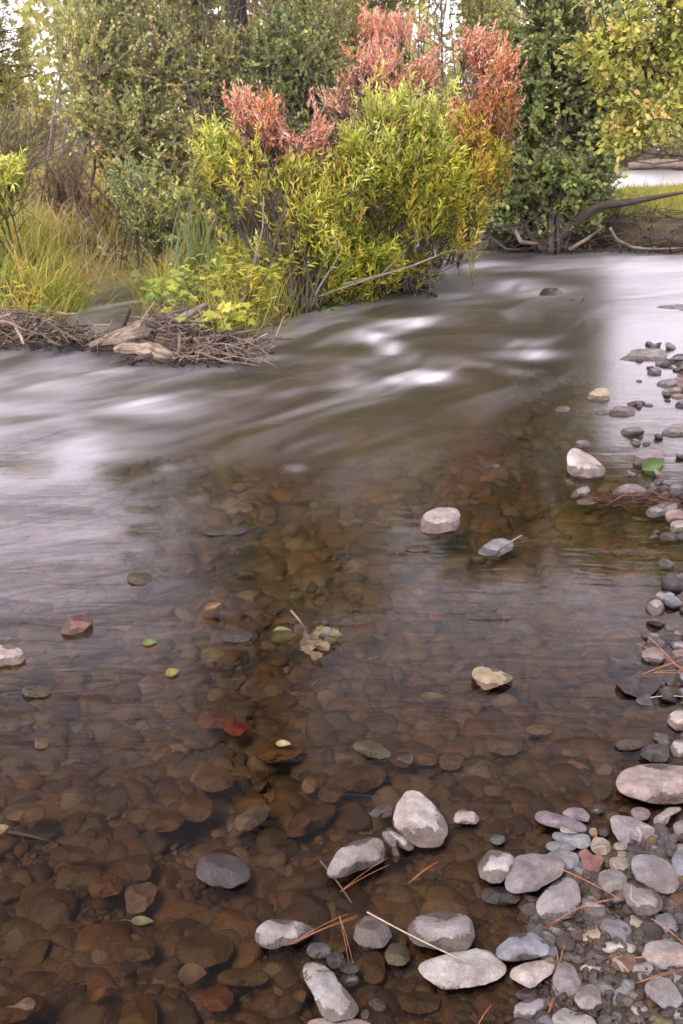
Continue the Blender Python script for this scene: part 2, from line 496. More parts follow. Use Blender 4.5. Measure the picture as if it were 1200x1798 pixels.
def star_radius(poly, n=96, soft=2.0):
    poly = np.array(poly, float)
    x, y = poly[:, 0], poly[:, 1]
    x2, y2 = np.roll(x, -1), np.roll(y, -1)
    cr = x * y2 - x2 * y
    A = cr.sum() / 2
    c = np.array([((x + x2) * cr).sum(), ((y + y2) * cr).sum()]) / (6 * A)
    th = np.arange(n) / n * 2 * np.pi
    out = np.zeros(n)
    for i, t in enumerate(th):
        d = np.array([math.cos(t), math.sin(t)])
        best = 0
        for j in range(len(poly)):
            a, b = poly[j] - c, poly[(j + 1) % len(poly)] - c
            e = b - a
            den = d[0] * e[1] - d[1] * e[0]
            if abs(den) < 1e-9: continue
            s = (a[0] * e[1] - a[1] * e[0]) / den
            w = (a[0] * d[1] - a[1] * d[0]) / den
            if s > 0 and -1e-6 <= w <= 1 + 1e-6: best = max(best, s)
        out[i] = best
    kk = np.exp(-0.5 * (np.arange(-6, 7) / soft) ** 2); kk /= kk.sum()
    pad = np.concatenate([out[-6:], out, out[:6]])
    return c, np.convolve(pad, kk, 'valid')


STONES = []                                          # (object, u, v, area px) for labelling what lies near


def traced_stone(label, colour, poly, sink=0.35, top=None, flat=2.6, thick=0.42, wet=None, algae=.45, face=True, name='river_stone', cat='stone', group=None, base=None, seed=None):
    """A solid stone: the outline seen from the bank gives its width and height; depth and thickness come with its size."""
    seed = len(STONES) * 13 + 5 if seed is None else seed
    r = np.random.default_rng(seed)
    if len(poly) == 4 and not isinstance(poly[0], (tuple, list)):      # a box: rounded irregular outline
        u0, v0, u1, v1 = poly
        n = 11
        ex = r.uniform(2.0, 3.2)
        pts = []
        for i in range(n):
            t = (i + r.uniform(-.25, .25)) / n * 2 * math.pi
            c_, s_ = math.cos(t), math.sin(t)
            k_ = (abs(c_) ** ex + abs(s_) ** ex) ** (-1 / ex) * r.uniform(.90, 1.04)
            pts.append(((u0 + u1) / 2 + (u1 - u0) / 2 * c_ * k_, (v0 + v1) / 2 + (v1 - v0) / 2 * s_ * k_))
        poly = pts
    (cu, cv), RAD = star_radius(poly, soft=1.5)
    us = [p[0] for p in poly]; vs = [p[1] for p in poly]
    w, h = max(us) - min(us), max(vs) - min(vs)
    V, F = ICO[4 if w > 46 else 3]
    V = V.copy()
    # knock flats onto the ball so that it is a worn broken rock and not an egg
    for _ in range(r.integers(8, 13)):
        nn = nrm(r.normal(size=3)); d = r.uniform(.66, .92)
        t = V @ nn - d
        V -= np.where(t > 0, t * .9, 0)[:, None] * nn * np.array([.3, .3, 1.0])
    V = V * (1 + 0.05 * fbm(V * 1.8 + seed, 1)[:, None] + 0.035 * fbm(V * 5 + seed, 2, 4)[:, None])
    a, b, c = V.T
    rho = np.minimum(np.hypot(a, b), 1.06)
    th = np.arctan2(-b, a) % (2 * np.pi)             # image v runs downward
    ix = th / (2 * np.pi) * len(RAD)
    i0 = np.floor(ix).astype(int) % len(RAD); fr_ = ix - np.floor(ix)
    rad = RAD[i0] * (1 - fr_) + RAD[(i0 + 1) % len(RAD)] * fr_
    sx, sy = rad * rho * np.cos(th), -rad * rho * np.sin(th)
    dome = np.sign(c) * np.abs(c) ** (2 / flat)
    if face:                                         # a worn top face and a steep front face, meeting in a blunt ridge
        aa, bb = a / np.maximum(1e-6, 1.0), b
        ridge = [(r.normal() * .16, -.77 + r.normal() * .08, .64, r.uniform(.52, .68)), (r.normal() * .20, .64 + r.normal() * .08, .77, r.uniform(.50, .64)),
                 (r.choice([-1, 1]) * r.uniform(.6, .8), r.normal() * .2, .68, r.uniform(.62, .80)), (r.choice([-1, 1]) * r.uniform(.5, .7), r.normal() * .3, .7, r.uniform(.68, .85))]
        lim = np.full(len(V), 9.0)
        for (na, nb, nc, dd_) in ridge:
            q = (dd_ + na * aa + nb * bb) / nc
            hh = np.clip(.5 + .5 * (q - lim) / .10, 0, 1)
            lim = q * (1 - hh) + lim * hh - .10 * hh * (1 - hh)
        lim += .05 * fbm(V * 4.0 + seed, 6, 3)
        hh = np.clip(.5 + .5 * (lim - dome) / .08, 0, 1)
        dome = np.where(c > -.2, lim * (1 - hh) + dome * hh - .08 * hh * (1 - hh), dome)
    d0 = ray(cu, cv); fw = nrm(d0)
    rt = RGT; up = np.cross(rt, fw)
    sa = -fw[2]; ca = math.sqrt(1 - sa * sa)
    kk = min(0.8 * ca / sa, 0.75 * w / h)
    T = thick * min(w, h / max(sa, .25), h * 1.5)
    off = sx[:, None] * rt + sy[:, None] * (up + kk * fw) - (dome * T)[:, None] * fw
    zr = off[:, 2]
    # find the distance at which the stone sits at its proper height
    t = (0 - CAM_H) / d0[2]
    for _ in range(8):
        sc = FPX / t
        zmin, zmax = zr.min() / sc, zr.max() / sc
        p = EYE + d0 * t
        g = 0.0 if base is None else base
        zc = (top - zmax) if top is not None else (g - sink * (zmax - zmin) - zmin)
        t = t + ((zc - CAM_H) / d0[2] - t) * .8
    p = EYE + d0 * t
    o = mesh_obj(name, off / (FPX / t), [F], M_STONE, smooth=True)
    o.location = tuple(p)
    cc = np.array(STONE_COL[colour]) * r.uniform(.9, 1.08) * (1 + r.uniform(-.03, .03, 3))
    o.color = (*np.clip(cc, 0, 1), 1)
    zt = max(float((off[:, 2] / (FPX / t)).max() + p[2]), .004)
    if wet is None: wet = zt * r.uniform(.46, .68)
    o['wet_h'] = float(wet); o['wet_n'] = float(np.clip(zt * .8, .012, .05)); o['algae'] = float(algae)
    tag(o, label, cat, group)
    STONES.append((o, cu, cv, w * h))
    return o


S = traced_stone
# --- far right, along the bright water
S('wide grey boulder with dark wet foot, farthest up the right edge', 'grey', [(1079, 637), (1081, 630), (1098, 627), (1106, 615), (1122, 611), (1142, 612), (1165, 611), (1173, 620), (1172, 631), (1150, 639), (1110, 641)])
S('small reddish stone tucked under the wide grey boulder', 'mauve', (1151, 630, 1177, 646))
S('dark red-brown stone in the wet below the wide grey boulder', 'mauve', (1136, 645, 1163, 662), wet=.03)
S('pale grey flat stone among red pebbles at the right edge', 'grey', (1153, 663, 1199, 684))
S('rounded dull pink pebble below the pale grey flat stone', 'mauve', (1162, 680, 1186, 697))
S('brick red pebble cut by the right edge beside the pink ones', 'red', (1186, 664, 1210, 682))
S('grey-pink pebble above the lowest of the pink pebbles at the right edge', 'pink', (1180, 678, 1202, 692))
S('lowest pink pebble of the little heap at the right edge', 'pink', (1178, 690, 1208, 703))
S('cream angular rock alone upstream of the white pointed boulder', 'cream', [(1031, 701), (1033, 692), (1048, 681), (1062, 679), (1071, 684), (1074, 697), (1068, 704), (1048, 705)], sink=.2)
S('small dark grey stone left of the cream angular rock', 'grey', (975, 712, 1001, 725), wet=.02)
S('low mauve rock awash, left one of the joined pair', 'mauve', (1043, 719, 1078, 731), wet=.03)
S('low mauve rock awash, right one of the joined pair', 'mauve', (1070, 712, 1118, 735), wet=.02)
S('grey wedge-shaped rock at the right edge in bright water', 'grey', [(1160, 764), (1163, 757), (1182, 744), (1205, 742), (1225, 750), (1225, 768), (1190, 769)])
S('dark pebble between the mauve rocks and the right edge', 'dark', (1130, 708, 1148, 716), wet=.04)
S('dark wet flat stone at the right edge above the grey wedge', 'dark', (1186, 702, 1215, 720), wet=.05)
S('white pointed boulder standing out of the shallow water', 'white', [(997, 828), (996, 800), (1003, 786), (1010, 783), (1025, 790), (1040, 800), (1057, 814), (1066, 826), (1058, 838), (1030, 841), (1002, 838)], sink=.14)
LEAFROCK = S('grey round rock with a green leaf on its front', 'grey', [(1110, 816), (1115, 800), (1127, 786), (1142, 781), (1158, 788), (1167, 800), (1169, 813), (1150, 820), (1125, 821)], sink=.2)
S('small dark purple stone in front of the rock with the leaf', 'mauve', [(1095, 836), (1103, 825), (1115, 830), (1122, 833), (1112, 839)])
S('reddish-brown stone just behind the white pointed boulder', 'mauve', (1008, 772, 1041, 789))
S('round grey stone below the white pointed boulder', 'grey', [(1002, 874), (1006, 862), (1020, 854), (1036, 853), (1039, 862), (1030, 872), (1010, 879)])
S('thin flat stone barely covered below the round grey stone', 'tan', (1010, 875, 1050, 888), top=.006, wet=.03)
S('long grey rock with red pine litter against it', 'grey', [(1070, 868), (1085, 855), (1100, 848), (1118, 849), (1136, 860), (1141, 869), (1110, 874)])
S('tilted grey slab with a dark underside near the right edge', 'grey', [(1131, 900), (1140, 892), (1165, 881), (1190, 880), (1196, 889), (1175, 903), (1150, 911), (1138, 909)])
S('pinkish-grey stone below the tilted grey slab', 'pink', (1166, 892, 1206, 922))
S('pale stone at the right edge half over red needles', 'pale', (1176, 912, 1212, 938))
S('dark wet stone under the pale stone at the right edge', 'dark', (1158, 934, 1192, 952), wet=.05)
S('small dark nub breaking the smooth water left of the white pointed boulder', 'dark', (848, 812, 878, 824), wet=.06)
S('blue-grey rock with a twig caught on it', 'blue', [(834, 972), (850, 957), (868, 946), (885, 944), (905, 953), (898, 966), (875, 978), (850, 978)], sink=.3)
S('round white-topped rock with speckled dark foot in mid stream', 'pale', [(738, 936), (740, 910), (748, 898), (765, 891), (790, 889), (805, 893), (811, 905), (810, 922), (800, 933), (770, 940)], sink=.2, wet=.035)
S('small flat brown stone below the round white-topped rock', 'brown', (711, 956, 760, 970), wet=.05)
S('dark mossy rock with pale cap, farther of two in mid stream', 'olive', [(396, 900), (405, 887), (420, 881), (438, 883), (447, 893), (435, 901), (415, 903)], wet=.05)
S('long flat dark rock awash in front of the mossy one', 'dark', [(344, 938), (360, 930), (400, 927), (425, 922), (436, 930), (425, 938), (380, 941)], wet=.06)
S('thin dark rock ridge with foam behind it, left of the leaf raft', 'dark', (384, 1105, 447, 1129), wet=.06)
S('angular cream-topped rock alone in the right shallows', 'cream', [(827, 1184), (835, 1172), (850, 1169), (870, 1172), (888, 1180), (908, 1190), (895, 1200), (870, 1207), (850, 1214), (838, 1200)], sink=.25)
S('red-brown rock with a squared face in the left shallows', 'red', [(104, 1114), (110, 1098), (122, 1083), (137, 1079), (158, 1082), (166, 1090), (160, 1101), (148, 1112), (125, 1117)], wet=.02)
S('white-topped dark rock cut by the left edge', 'white', [(-22, 1172), (-22, 1135), (0, 1128), (20, 1131), (42, 1140), (51, 1155), (40, 1166), (15, 1172)], wet=.02)
S('mossy low stone below the white-topped rock on the left', 'olive', (36, 1202, 92, 1226), wet=.05)
S('mossy stone tip with a small wake in left mid stream', 'olive', (222, 1004, 269, 1027), wet=.05)
S('brown wet stone tip near the left edge below the mossy low stone', 'ochre', (60, 1295, 86, 1316), wet=.06)
S('dark wet rock alone in the rapids below the alder', 'dark', [(946, 518), (952, 508), (965, 504), (980, 506), (990, 516), (993, 526), (975, 527), (955, 522)], wet=.10)
S('tiny dark stone just right of the dark rock in the rapids', 'dark', (1000, 524, 1012, 532), wet=.1)
S('long flat dark rock awash near the right edge of the rapids', 'dark', [(1130, 540), (1150, 537), (1190, 533), (1230, 538), (1230, 547), (1180, 546)], wet=.1)
S('brown rock under the foot of the rapids', 'brown', (690, 656, 778, 694), top=-.05, wet=.1)
S('brown rock just below the cut of the rapids, left of its twin', 'brown', (585, 668, 655, 692), top=-.06)
# --- right edge, middle
S('grey stone with a thin wake at the right edge', 'grey', (1150, 1037, 1187, 1060))
S('flat dark stone behind the needle-covered stones', 'dark', (1157, 1112, 1202, 1132), wet=.03)
S('grey stone under the spray of red pine needles', 'grey', (1126, 1134, 1172, 1169))
S('pink stone beside the spray of red pine needles', 'pink', (1178, 1138, 1215, 1164))
S('mauve stone on top of the needle-covered stones at the right edge', 'mauve', (1182, 1104, 1215, 1120))
S('thin grey stone right of the spray of red needles', 'grey', (1178, 1124, 1212, 1142))
S('smooth wet rock skin-deep left of the needle-covered stones', 'dark', (1058, 1150, 1122, 1182), top=.008, wet=.06)
S('dark wet rock sloping into the water below the red needles', 'dark', [(1076, 1196), (1095, 1185), (1130, 1190), (1162, 1187), (1161, 1205), (1145, 1221), (1120, 1226), (1095, 1216)], wet=.05)
S('brown wet stone below the dark sloping rock', 'brown', (1156, 1202, 1204, 1227), wet=.04)
S('brown stone right of the dark sloping rock', 'mauve', (1168, 1187, 1206, 1206), wet=.03)
S('rounded pale grey stone at the right edge above the tan boulder', 'pale', [(1171, 1268), (1175, 1253), (1190, 1244), (1215, 1243), (1225, 1265), (1215, 1287), (1185, 1283)])
S('dark grey rounded rock behind the tan boulder', 'dark', [(1121, 1325), (1132, 1310), (1155, 1304), (1175, 1308), (1179, 1325), (1170, 1340), (1140, 1338)], wet=.02)
S('pale rock cut by the right edge behind the tan boulder', 'pale', (1176, 1296, 1222, 1337))
S('thin dark stone left of the dark grey rounded rock', 'brown', (1078, 1298, 1132, 1318), wet=.05)
TAN = S('big smooth tan boulder at the right edge of the gravel bar', 'pink', [(1082, 1392), (1083, 1372), (1092, 1355), (1115, 1344), (1150, 1339), (1185, 1340), (1230, 1350), (1245, 1375), (1240, 1400), (1190, 1412), (1150, 1412), (1110, 1402)], sink=.2)
# --- shallows in front
S('big white-capped boulder with a dark wet skirt in front', 'white', [(690, 1450), (692, 1430), (702, 1405), (712, 1390), (722, 1386), (735, 1390), (760, 1408), (773, 1422), (783, 1440), (788, 1462), (775, 1480), (745, 1488), (712, 1477)], sink=.22, wet=.034)
S('purple wedge stone left of the white-capped boulder', 'mauve', [(645, 1430), (660, 1418), (685, 1412), (694, 1420), (688, 1434), (660, 1438)], wet=.02)
S('grey bar-shaped slab in front of the white-capped boulder', 'grey', [(574, 1540), (577, 1520), (595, 1493), (620, 1478), (660, 1470), (677, 1472), (681, 1495), (673, 1515), (630, 1529), (600, 1540)], sink=.25)
S('thin pale disc stone leaning by the white-capped boulder', 'pale', [(672, 1455), (682, 1452), (705, 1463), (725, 1482), (731, 1490), (718, 1496), (700, 1486)])
S('curved brown stone wedged at the end of the grey slab', 'mauve', [(668, 1463), (680, 1460), (696, 1475), (702, 1500), (700, 1516), (690, 1515), (686, 1495), (678, 1478)])
S('oval stone with a frosted wet top right of the ochre stone', 'olive', [(617, 1312), (622, 1303), (645, 1299), (668, 1306), (685, 1320), (689, 1331), (672, 1338), (640, 1327)], sink=.55, wet=.05)
S('round brown stone touching the surface beside the oval one', 'brown', (685, 1319, 729, 1349), top=.006, wet=.05)
S('wet domed boulder shining at its top in the brown shallows', 'dark', [(337, 1527), (345, 1508), (362, 1500), (390, 1498), (420, 1508), (445, 1525), (442, 1547), (410, 1560), (370, 1557), (345, 1542)], sink=.5, wet=.08)
S('grey leaf-shaped stone lying just under water left of the flat brown lens', 'pale', [(411, 1452), (412, 1438), (440, 1413), (470, 1408), (477, 1420), (465, 1441), (440, 1457), (420, 1460)], top=-.002, wet=.03, algae=.1)
S('grey humped stone with a shining rim, tip to the right', 'grey', [(446, 1647), (450, 1630), (470, 1617), (505, 1616), (535, 1622), (558, 1632), (550, 1641), (520, 1656), (480, 1666), (455, 1661)], sink=.35)
S('dark cube-like stone with a pale spot right of the humped one', 'grey', [(620, 1647), (622, 1625), (640, 1610), (665, 1610), (683, 1622), (689, 1645), (675, 1661), (640, 1666)], wet=.03)
S('rounded olive pebble below the dark cube-like stone', 'olive', (674, 1656, 722, 1697), wet=.06)
S('blue-grey pebble left of the yellow pebble', 'blue', (537, 1655, 585, 1683), wet=.02)
S('small blue-black pebble below the yellow one', 'dark', (571, 1672, 609, 1700), wet=.03)
S('yellow-brown pebble among dark ones near the bottom', 'ochre', (576, 1642, 616, 1672), top=.0, wet=.05)
S('dark brown pebble under the blue-black one', 'dark', (594, 1690, 633, 1710), wet=.04)
S('slate pebble lowest of the dark cluster near the bottom', 'blue', (598, 1708, 633, 1732), top=.004, wet=.05)
S('tall white-capped stone with a shining waterline at the bottom', 'pale', [(529, 1702), (535, 1695), (560, 1694), (585, 1708), (605, 1735), (625, 1760), (633, 1775), (622, 1787), (585, 1790), (565, 1779), (549, 1745), (534, 1722)], sink=.28, wet=.024)
S('broad blocky rock with a pale band across its top', 'grey', [(716, 1642), (717, 1625), (735, 1610), (775, 1603), (820, 1604), (833, 1615), (839, 1645), (825, 1666), (790, 1674), (750, 1662), (725, 1656)], sink=.3, wet=.03)
S('diamond-shaped flat slab with a straw across it', 'pale', [(729, 1701), (735, 1692), (790, 1676), (840, 1668), (865, 1670), (896, 1697), (880, 1716), (830, 1731), (780, 1736), (760, 1726)], sink=.3, wet=.008, flat=3.4)
S('olive and grey stone under water below the diamond slab', 'olive', (700, 1740, 774, 1780), top=-.002)
S('long stone cut by the bottom edge left of centre', 'pink', (528, 1788, 658, 1822), top=.015, wet=.0)
# --- gravel bar
S('pale rough stone half sunk at the tip of the gravel bar', 'pale', [(795, 1445), (797, 1428), (812, 1420), (832, 1424), (842, 1436), (838, 1448)], wet=.01)
S('small dark slate pebble alone off the gravel bar', 'blue', (860, 1465, 889, 1484), wet=.03)
S('long mauve slab at the back of the gravel bar', 'mauve', [(937, 1439), (942, 1426), (955, 1423), (990, 1432), (1030, 1447), (1038, 1455), (1030, 1464), (990, 1457), (950, 1447)], sink=.2, wet=-.01)
S('mauve-grey stone leaning behind the long mauve slab', 'mauve', [(984, 1428), (1000, 1417), (1025, 1420), (1037, 1431), (1034, 1444), (1005, 1438)], wet=-.01)
S('dark slate pebble right of the mauve-grey leaning stone', 'dark', (1037, 1415, 1063, 1430))
S('thin white stone lying on the front of the long mauve slab', 'white', (981, 1449, 1023, 1464), base=.012, wet=-.02)
S('pale blue two-humped stone below the thin white one', 'blue', [(966, 1466), (970, 1459), (1000, 1463), (1030, 1464), (1040, 1472), (1036, 1486), (1020, 1491), (990, 1482), (972, 1475)], wet=-.01)
S('flat bluish stone, lower of the stacked pale blue pair', 'blue', (957, 1476, 1014, 1497), wet=-.01)
S('purple-grey rounded stone behind the flat-topped block', 'lilac', [(955, 1505), (965, 1495), (1000, 1494), (1018, 1500), (1021, 1520), (1015, 1538), (985, 1535)], wet=-.01)
S('round tan stone above the red stone', 'tan', [(1036, 1485), (1045, 1470), (1062, 1469), (1073, 1480), (1074, 1500), (1066, 1508), (1048, 1502), (1038, 1495)], wet=-.01)
S('dull red lumpy stone in the gravel bar', 'red', [(1015, 1498), (1030, 1486), (1042, 1500), (1058, 1500), (1063, 1510), (1056, 1522), (1050, 1541), (1040, 1553), (1028, 1547), (1021, 1527), (1021, 1510)], wet=-.02)
S('small pink block right of the round tan stone', 'pink', (1077, 1478, 1104, 1494), wet=-.02)
S('rough lumpy grey rock at the back of the gravel bar', 'grey', [(1073, 1437), (1078, 1431), (1110, 1433), (1133, 1445), (1150, 1453), (1153, 1463), (1135, 1476), (1128, 1487), (1116, 1477), (1100, 1484), (1085, 1478), (1074, 1460)], wet=-.02)
S('pale grey stone behind the rough lumpy rock', 'grey', (1107, 1417, 1144, 1442), wet=-.02)
S('long pale stone lying against the tan boulder', 'pale', [(1145, 1441), (1150, 1435), (1175, 1418), (1200, 1417), (1203, 1425), (1180, 1430), (1172, 1446), (1158, 1455), (1147, 1451)], wet=-.02)
S('speckled grey stone at the right edge below the long pale one', 'grey', (1181, 1439, 1224, 1474), wet=-.02)
S('pale-capped round stone, left end of the gravel bar', 'pale', [(837, 1522), (842, 1507), (860, 1494), (880, 1493), (900, 1500), (906, 1512), (898, 1532), (882, 1549), (860, 1550), (842, 1540)], sink=.2, wet=.028)
S('large flat-topped block with a pine needle on its corner', 'grey', [(885, 1547), (890, 1530), (908, 1505), (935, 1500), (970, 1501), (992, 1507), (997, 1516), (986, 1536), (965, 1551), (940, 1563), (910, 1567), (888, 1562)], sink=.15, wet=.012, flat=3.4)
S('large speckled grey egg-shaped stone in front of the flat block', 'grey', [(934, 1602), (938, 1585), (955, 1568), (980, 1545), (1000, 1535), (1016, 1540), (1023, 1560), (1021, 1592), (1005, 1607), (975, 1620), (945, 1617)], sink=.15)
S('oval pinkish pebble above the round grey one', 'pink', (1068, 1503, 1108, 1531), wet=-.02)
S('round grey stone under the oval pinkish pebble', 'grey', [(1050, 1547), (1055, 1532), (1075, 1526), (1095, 1530), (1105, 1540), (1103, 1556), (1090, 1569), (1070, 1569), (1055, 1561)], sink=.15, wet=.0)
S('small wet white-topped pebble beside the egg-shaped stone', 'grey', (1029, 1553, 1059, 1583), wet=.022)
S('large rounded grey stone at the right of the gravel bar', 'grey', [(1109, 1522), (1112, 1505), (1125, 1499), (1150, 1500), (1175, 1512), (1190, 1530), (1193, 1550), (1180, 1567), (1160, 1569), (1135, 1557), (1115, 1547)], sink=.15, wet=-.02)
S('speckled grey loaf-shaped stone below the large rounded one', 'grey', [(1094, 1570), (1098, 1552), (1112, 1546), (1135, 1550), (1155, 1562), (1167, 1580), (1161, 1597), (1140, 1607), (1115, 1605), (1100, 1592)], sink=.15)
S('smooth blue-grey stone cut by the right edge', 'blue', [(1178, 1530), (1180, 1505), (1195, 1490), (1220, 1488), (1235, 1520), (1225, 1555), (1195, 1556)], sink=.15, wet=-.02)
S('small grey pebble right of the rough lumpy rock', 'grey', (1182, 1480, 1212, 1498), wet=-.02)
S('flat dark wet stone in front of the pale-capped round stone', 'dark', (842, 1556, 922, 1589), top=.012, wet=.06)
S('rust brown stone at the right edge below the blue-grey one', 'brown', (1176, 1562, 1220, 1602), wet=-.02)
S('little pink pebble under the small pink block', 'pink', (1078, 1494, 1106, 1509), wet=-.01)
S('dark wet pebble behind the oval pinkish one', 'dark', (1102, 1482, 1132, 1504))
S('tiny pale pebble between the lumpy rock and the round tan stone', 'cream', (1034, 1453, 1050, 1470), wet=-.02)
S('dark upright pebble right of the tiny pale one', 'dark', (1050, 1454, 1072, 1470))
S('blue-white oval stone with a wet foot left of the ochre pebble', 'blue', [(866, 1672), (875, 1660), (905, 1640), (930, 1635), (955, 1644), (969, 1660), (971, 1673), (945, 1682), (900, 1687), (875, 1684)], sink=.25, wet=.02)
S('yellowish angular stone with a pale top', 'cream', [(1021, 1640), (1028, 1632), (1046, 1622), (1055, 1632), (1062, 1648), (1052, 1656), (1038, 1664), (1024, 1655)], wet=-.01)
S('smooth lilac oval stone right of the yellowish angular one', 'lilac', [(1053, 1628), (1062, 1614), (1085, 1611), (1105, 1622), (1113, 1638), (1108, 1653), (1085, 1656), (1068, 1650)], wet=-.02)
S('orange-tan knob stone right of the smooth lilac one', 'tan', [(1103, 1620), (1108, 1606), (1125, 1608), (1135, 1618), (1128, 1632), (1122, 1640), (1110, 1635)], wet=-.02)
S('blue speckled round stone near the right edge', 'blue', [(1147, 1625), (1155, 1608), (1175, 1602), (1190, 1610), (1194, 1628), (1180, 1645), (1160, 1640)], wet=-.02)
S('long flat white stone under the smooth lilac one', 'white', (1050, 1649, 1124, 1676), wet=-.02)
S('olive flat pebble in the wet hollow of the gravel bar', 'olive', (1052, 1588, 1109, 1618), top=.01, wet=.05)
S('white jagged stone tilted beside the blue-white oval one', 'white', [(892, 1715), (900, 1702), (925, 1692), (960, 1687), (978, 1693), (971, 1711), (950, 1724), (930, 1734), (910, 1727)], sink=.2, wet=-.01)
S('squared lilac-grey stone with upright needles behind it', 'lilac', [(969, 1742), (970, 1715), (980, 1695), (997, 1690), (1011, 1700), (1023, 1726), (1015, 1740), (995, 1750), (975, 1750)], sink=.15, wet=.008)
S('grey pebble between the squared stone and the long white one', 'grey', (1000, 1678, 1051, 1699), wet=-.02)
S('flat white bean-shaped stone below the brown stone', 'white', (1019, 1691, 1085, 1715), wet=-.02)
S('brown pebble right above the flat white bean-shaped stone', 'brown', (1064, 1669, 1120, 1708), wet=.0)
S('pale grey almond-shaped pebble right of the brown one', 'grey', (1097, 1684, 1151, 1711), wet=-.02)
S('broad pale slab under needles at the right edge', 'pale', [(1120, 1677), (1135, 1655), (1165, 1651), (1215, 1658), (1225, 1680), (1215, 1702), (1160, 1702), (1135, 1692)], wet=.0)
S('rounded white-grey stone at the bottom right', 'grey', [(1132, 1737), (1138, 1725), (1160, 1715), (1180, 1718), (1195, 1735), (1201, 1757), (1185, 1769), (1160, 1770), (1142, 1757)], sink=.15, wet=-.02)
S('squat grey stone below the flat white bean-shaped one', 'grey', [(1005, 1757), (1012, 1742), (1030, 1728), (1045, 1728), (1055, 1740), (1057, 1762), (1045, 1772), (1020, 1770)], sink=.15, wet=-.02)
S('dark purple stone right behind the squat grey one', 'mauve', (1044, 1716, 1084, 1752), wet=.0)
S('two-toned stone, pale above and slate below', 'blue', [(1073, 1764), (1080, 1740), (1085, 1722), (1102, 1718), (1118, 1728), (1113, 1745), (1105, 1762), (1088, 1768)], wet=-.02)
S('small grey pebble above the rounded white-grey stone', 'grey', (1119, 1704, 1148, 1726), wet=-.02)
S('dark angular stone with a flat top at the bottom', 'grey', [(900, 1782), (903, 1765), (925, 1755), (955, 1755), (967, 1765), (950, 1782), (930, 1797), (910, 1795)])
S('large pale stone cut by the bottom edge', 'pale', [(955, 1815), (965, 1790), (990, 1770), (1015, 1775), (1045, 1790), (1052, 1815), (1010, 1830)], wet=.0)
S('lumpy pale pebble near the bottom edge', 'pink', (1105, 1757, 1142, 1797), wet=-.02)
S('greenish-grey stone cut by the bottom edge, right corner', 'olive', (1139, 1777, 1187, 1810), wet=-.02)
S('blue-grey pebble in the bottom right corner', 'blue', (1176, 1768, 1212, 1797), wet=-.02)
S('triangular ochre stone under the big pine needle', 'cream', [(957, 1634), (972, 1623), (995, 1624), (999, 1640), (980, 1643)], wet=.0)
S('round olive stone in the water left of the yellowish one', 'olive', (1002, 1609, 1036, 1642), top=.004, wet=.05)
S('mauve pebble behind the dark angular stone', 'mauve', (904, 1736, 947, 1759), wet=.02)
S('pale pebble at the right edge above the rounded white-grey stone', 'pale', (1181, 1701, 1212, 1732), wet=-.02)
S('small blue pebble beneath the blue speckled round stone', 'blue', (1162, 1641, 1187, 1659), wet=-.02)
S('mauve pebble in the bar between two pale stones near the bottom', 'mauve', (1100, 1732, 1136, 1760), wet=.0)
# --- stones under water that show well
SUB = dict(top=-.012)
S('bright red stone under clear water', 'brick', [(392, 1280), (402, 1269), (425, 1268), (438, 1280), (425, 1292), (405, 1293)], top=-.006, algae=.0)
S('pinkish squared stone under water left of the domed boulder', 'pink', [(217, 1568), (225, 1556), (262, 1549), (276, 1560), (270, 1585), (255, 1600), (225, 1604)], top=-.008, algae=.05)
S('ochre stone under water with a pale leaf on its tip', 'ochre', [(443, 1330), (455, 1308), (485, 1297), (520, 1303), (541, 1318), (515, 1332), (470, 1341)], top=-.001)
S('flat brown stone under water below the frosted oval stone', 'brown', [(588, 1372), (600, 1352), (640, 1340), (670, 1342), (684, 1355), (672, 1375), (640, 1392), (610, 1390)], **SUB)
S('flat brown lens-shaped stone under water', 'brown', [(499, 1462), (515, 1435), (545, 1415), (590, 1410), (598, 1425), (575, 1447), (530, 1468), (505, 1471)], **SUB)
S('rounded brown stone under water above the flat brown lens', 'brown', (557, 1376, 608, 1411), **SUB)
S('pale tan pebble under water left of the rounded brown stone', 'cream', (529, 1364, 558, 1394), **SUB)
S('ochre stone under water, upper left of the grey leaf-shaped stone', 'ochre', (341, 1344, 413, 1392), **SUB)
S('olive ochre stone under water below the bigger ochre one', 'ochre', (310, 1393, 376, 1443), **SUB)
S('broad brown stone under water left of the olive ochre one', 'brown', (250, 1421, 328, 1463), **SUB)
S('rounded tan stone under water at the left', 'tan', (5, 1409, 84, 1444), top=-.02)
S('long brown stone under water left of the pinkish squared one', 'brown', (88, 1484, 166, 1514), **SUB)
S('long grey-brown stone under water below the long brown one', 'olive', (96, 1519, 180, 1555), **SUB)
S('dark rounded stone under water above the pinkish squared one', 'dark', (214, 1500, 274, 1547), **SUB)
S('reddish-brown stone under water left of the dark rounded one', 'rust', (152, 1532, 219, 1577), **SUB)
S('olive stone under water below the mossy leaf', 'olive', (213, 1648, 275, 1689), **SUB)
S('big dark stone under water with green moss on its rim', 'olive', [(300, 1672), (312, 1648), (350, 1640), (400, 1645), (413, 1665), (400, 1690), (360, 1702), (315, 1694)], top=-.01)
S('big ochre stone at the bottom left corner', 'ochre', [(-30, 1790), (-30, 1758), (0, 1750), (50, 1744), (86, 1752), (86, 1772), (50, 1788), (0, 1800)], top=.004, wet=.04)
S('golden-striped stone at the bottom edge', 'ochre', [(208, 1800), (215, 1765), (232, 1746), (262, 1750), (277, 1775), (278, 1810), (240, 1818)], top=-.002)
S('olive bar-shaped stone at the bottom left of the tall white-capped stone', 'olive', (378, 1702, 476, 1732), top=-.006)
S('broad brown slab under water at the bottom, right of centre', 'brown', [(828, 1765), (850, 1735), (890, 1722), (910, 1740), (905, 1780), (880, 1800), (840, 1800)], top=-.006)
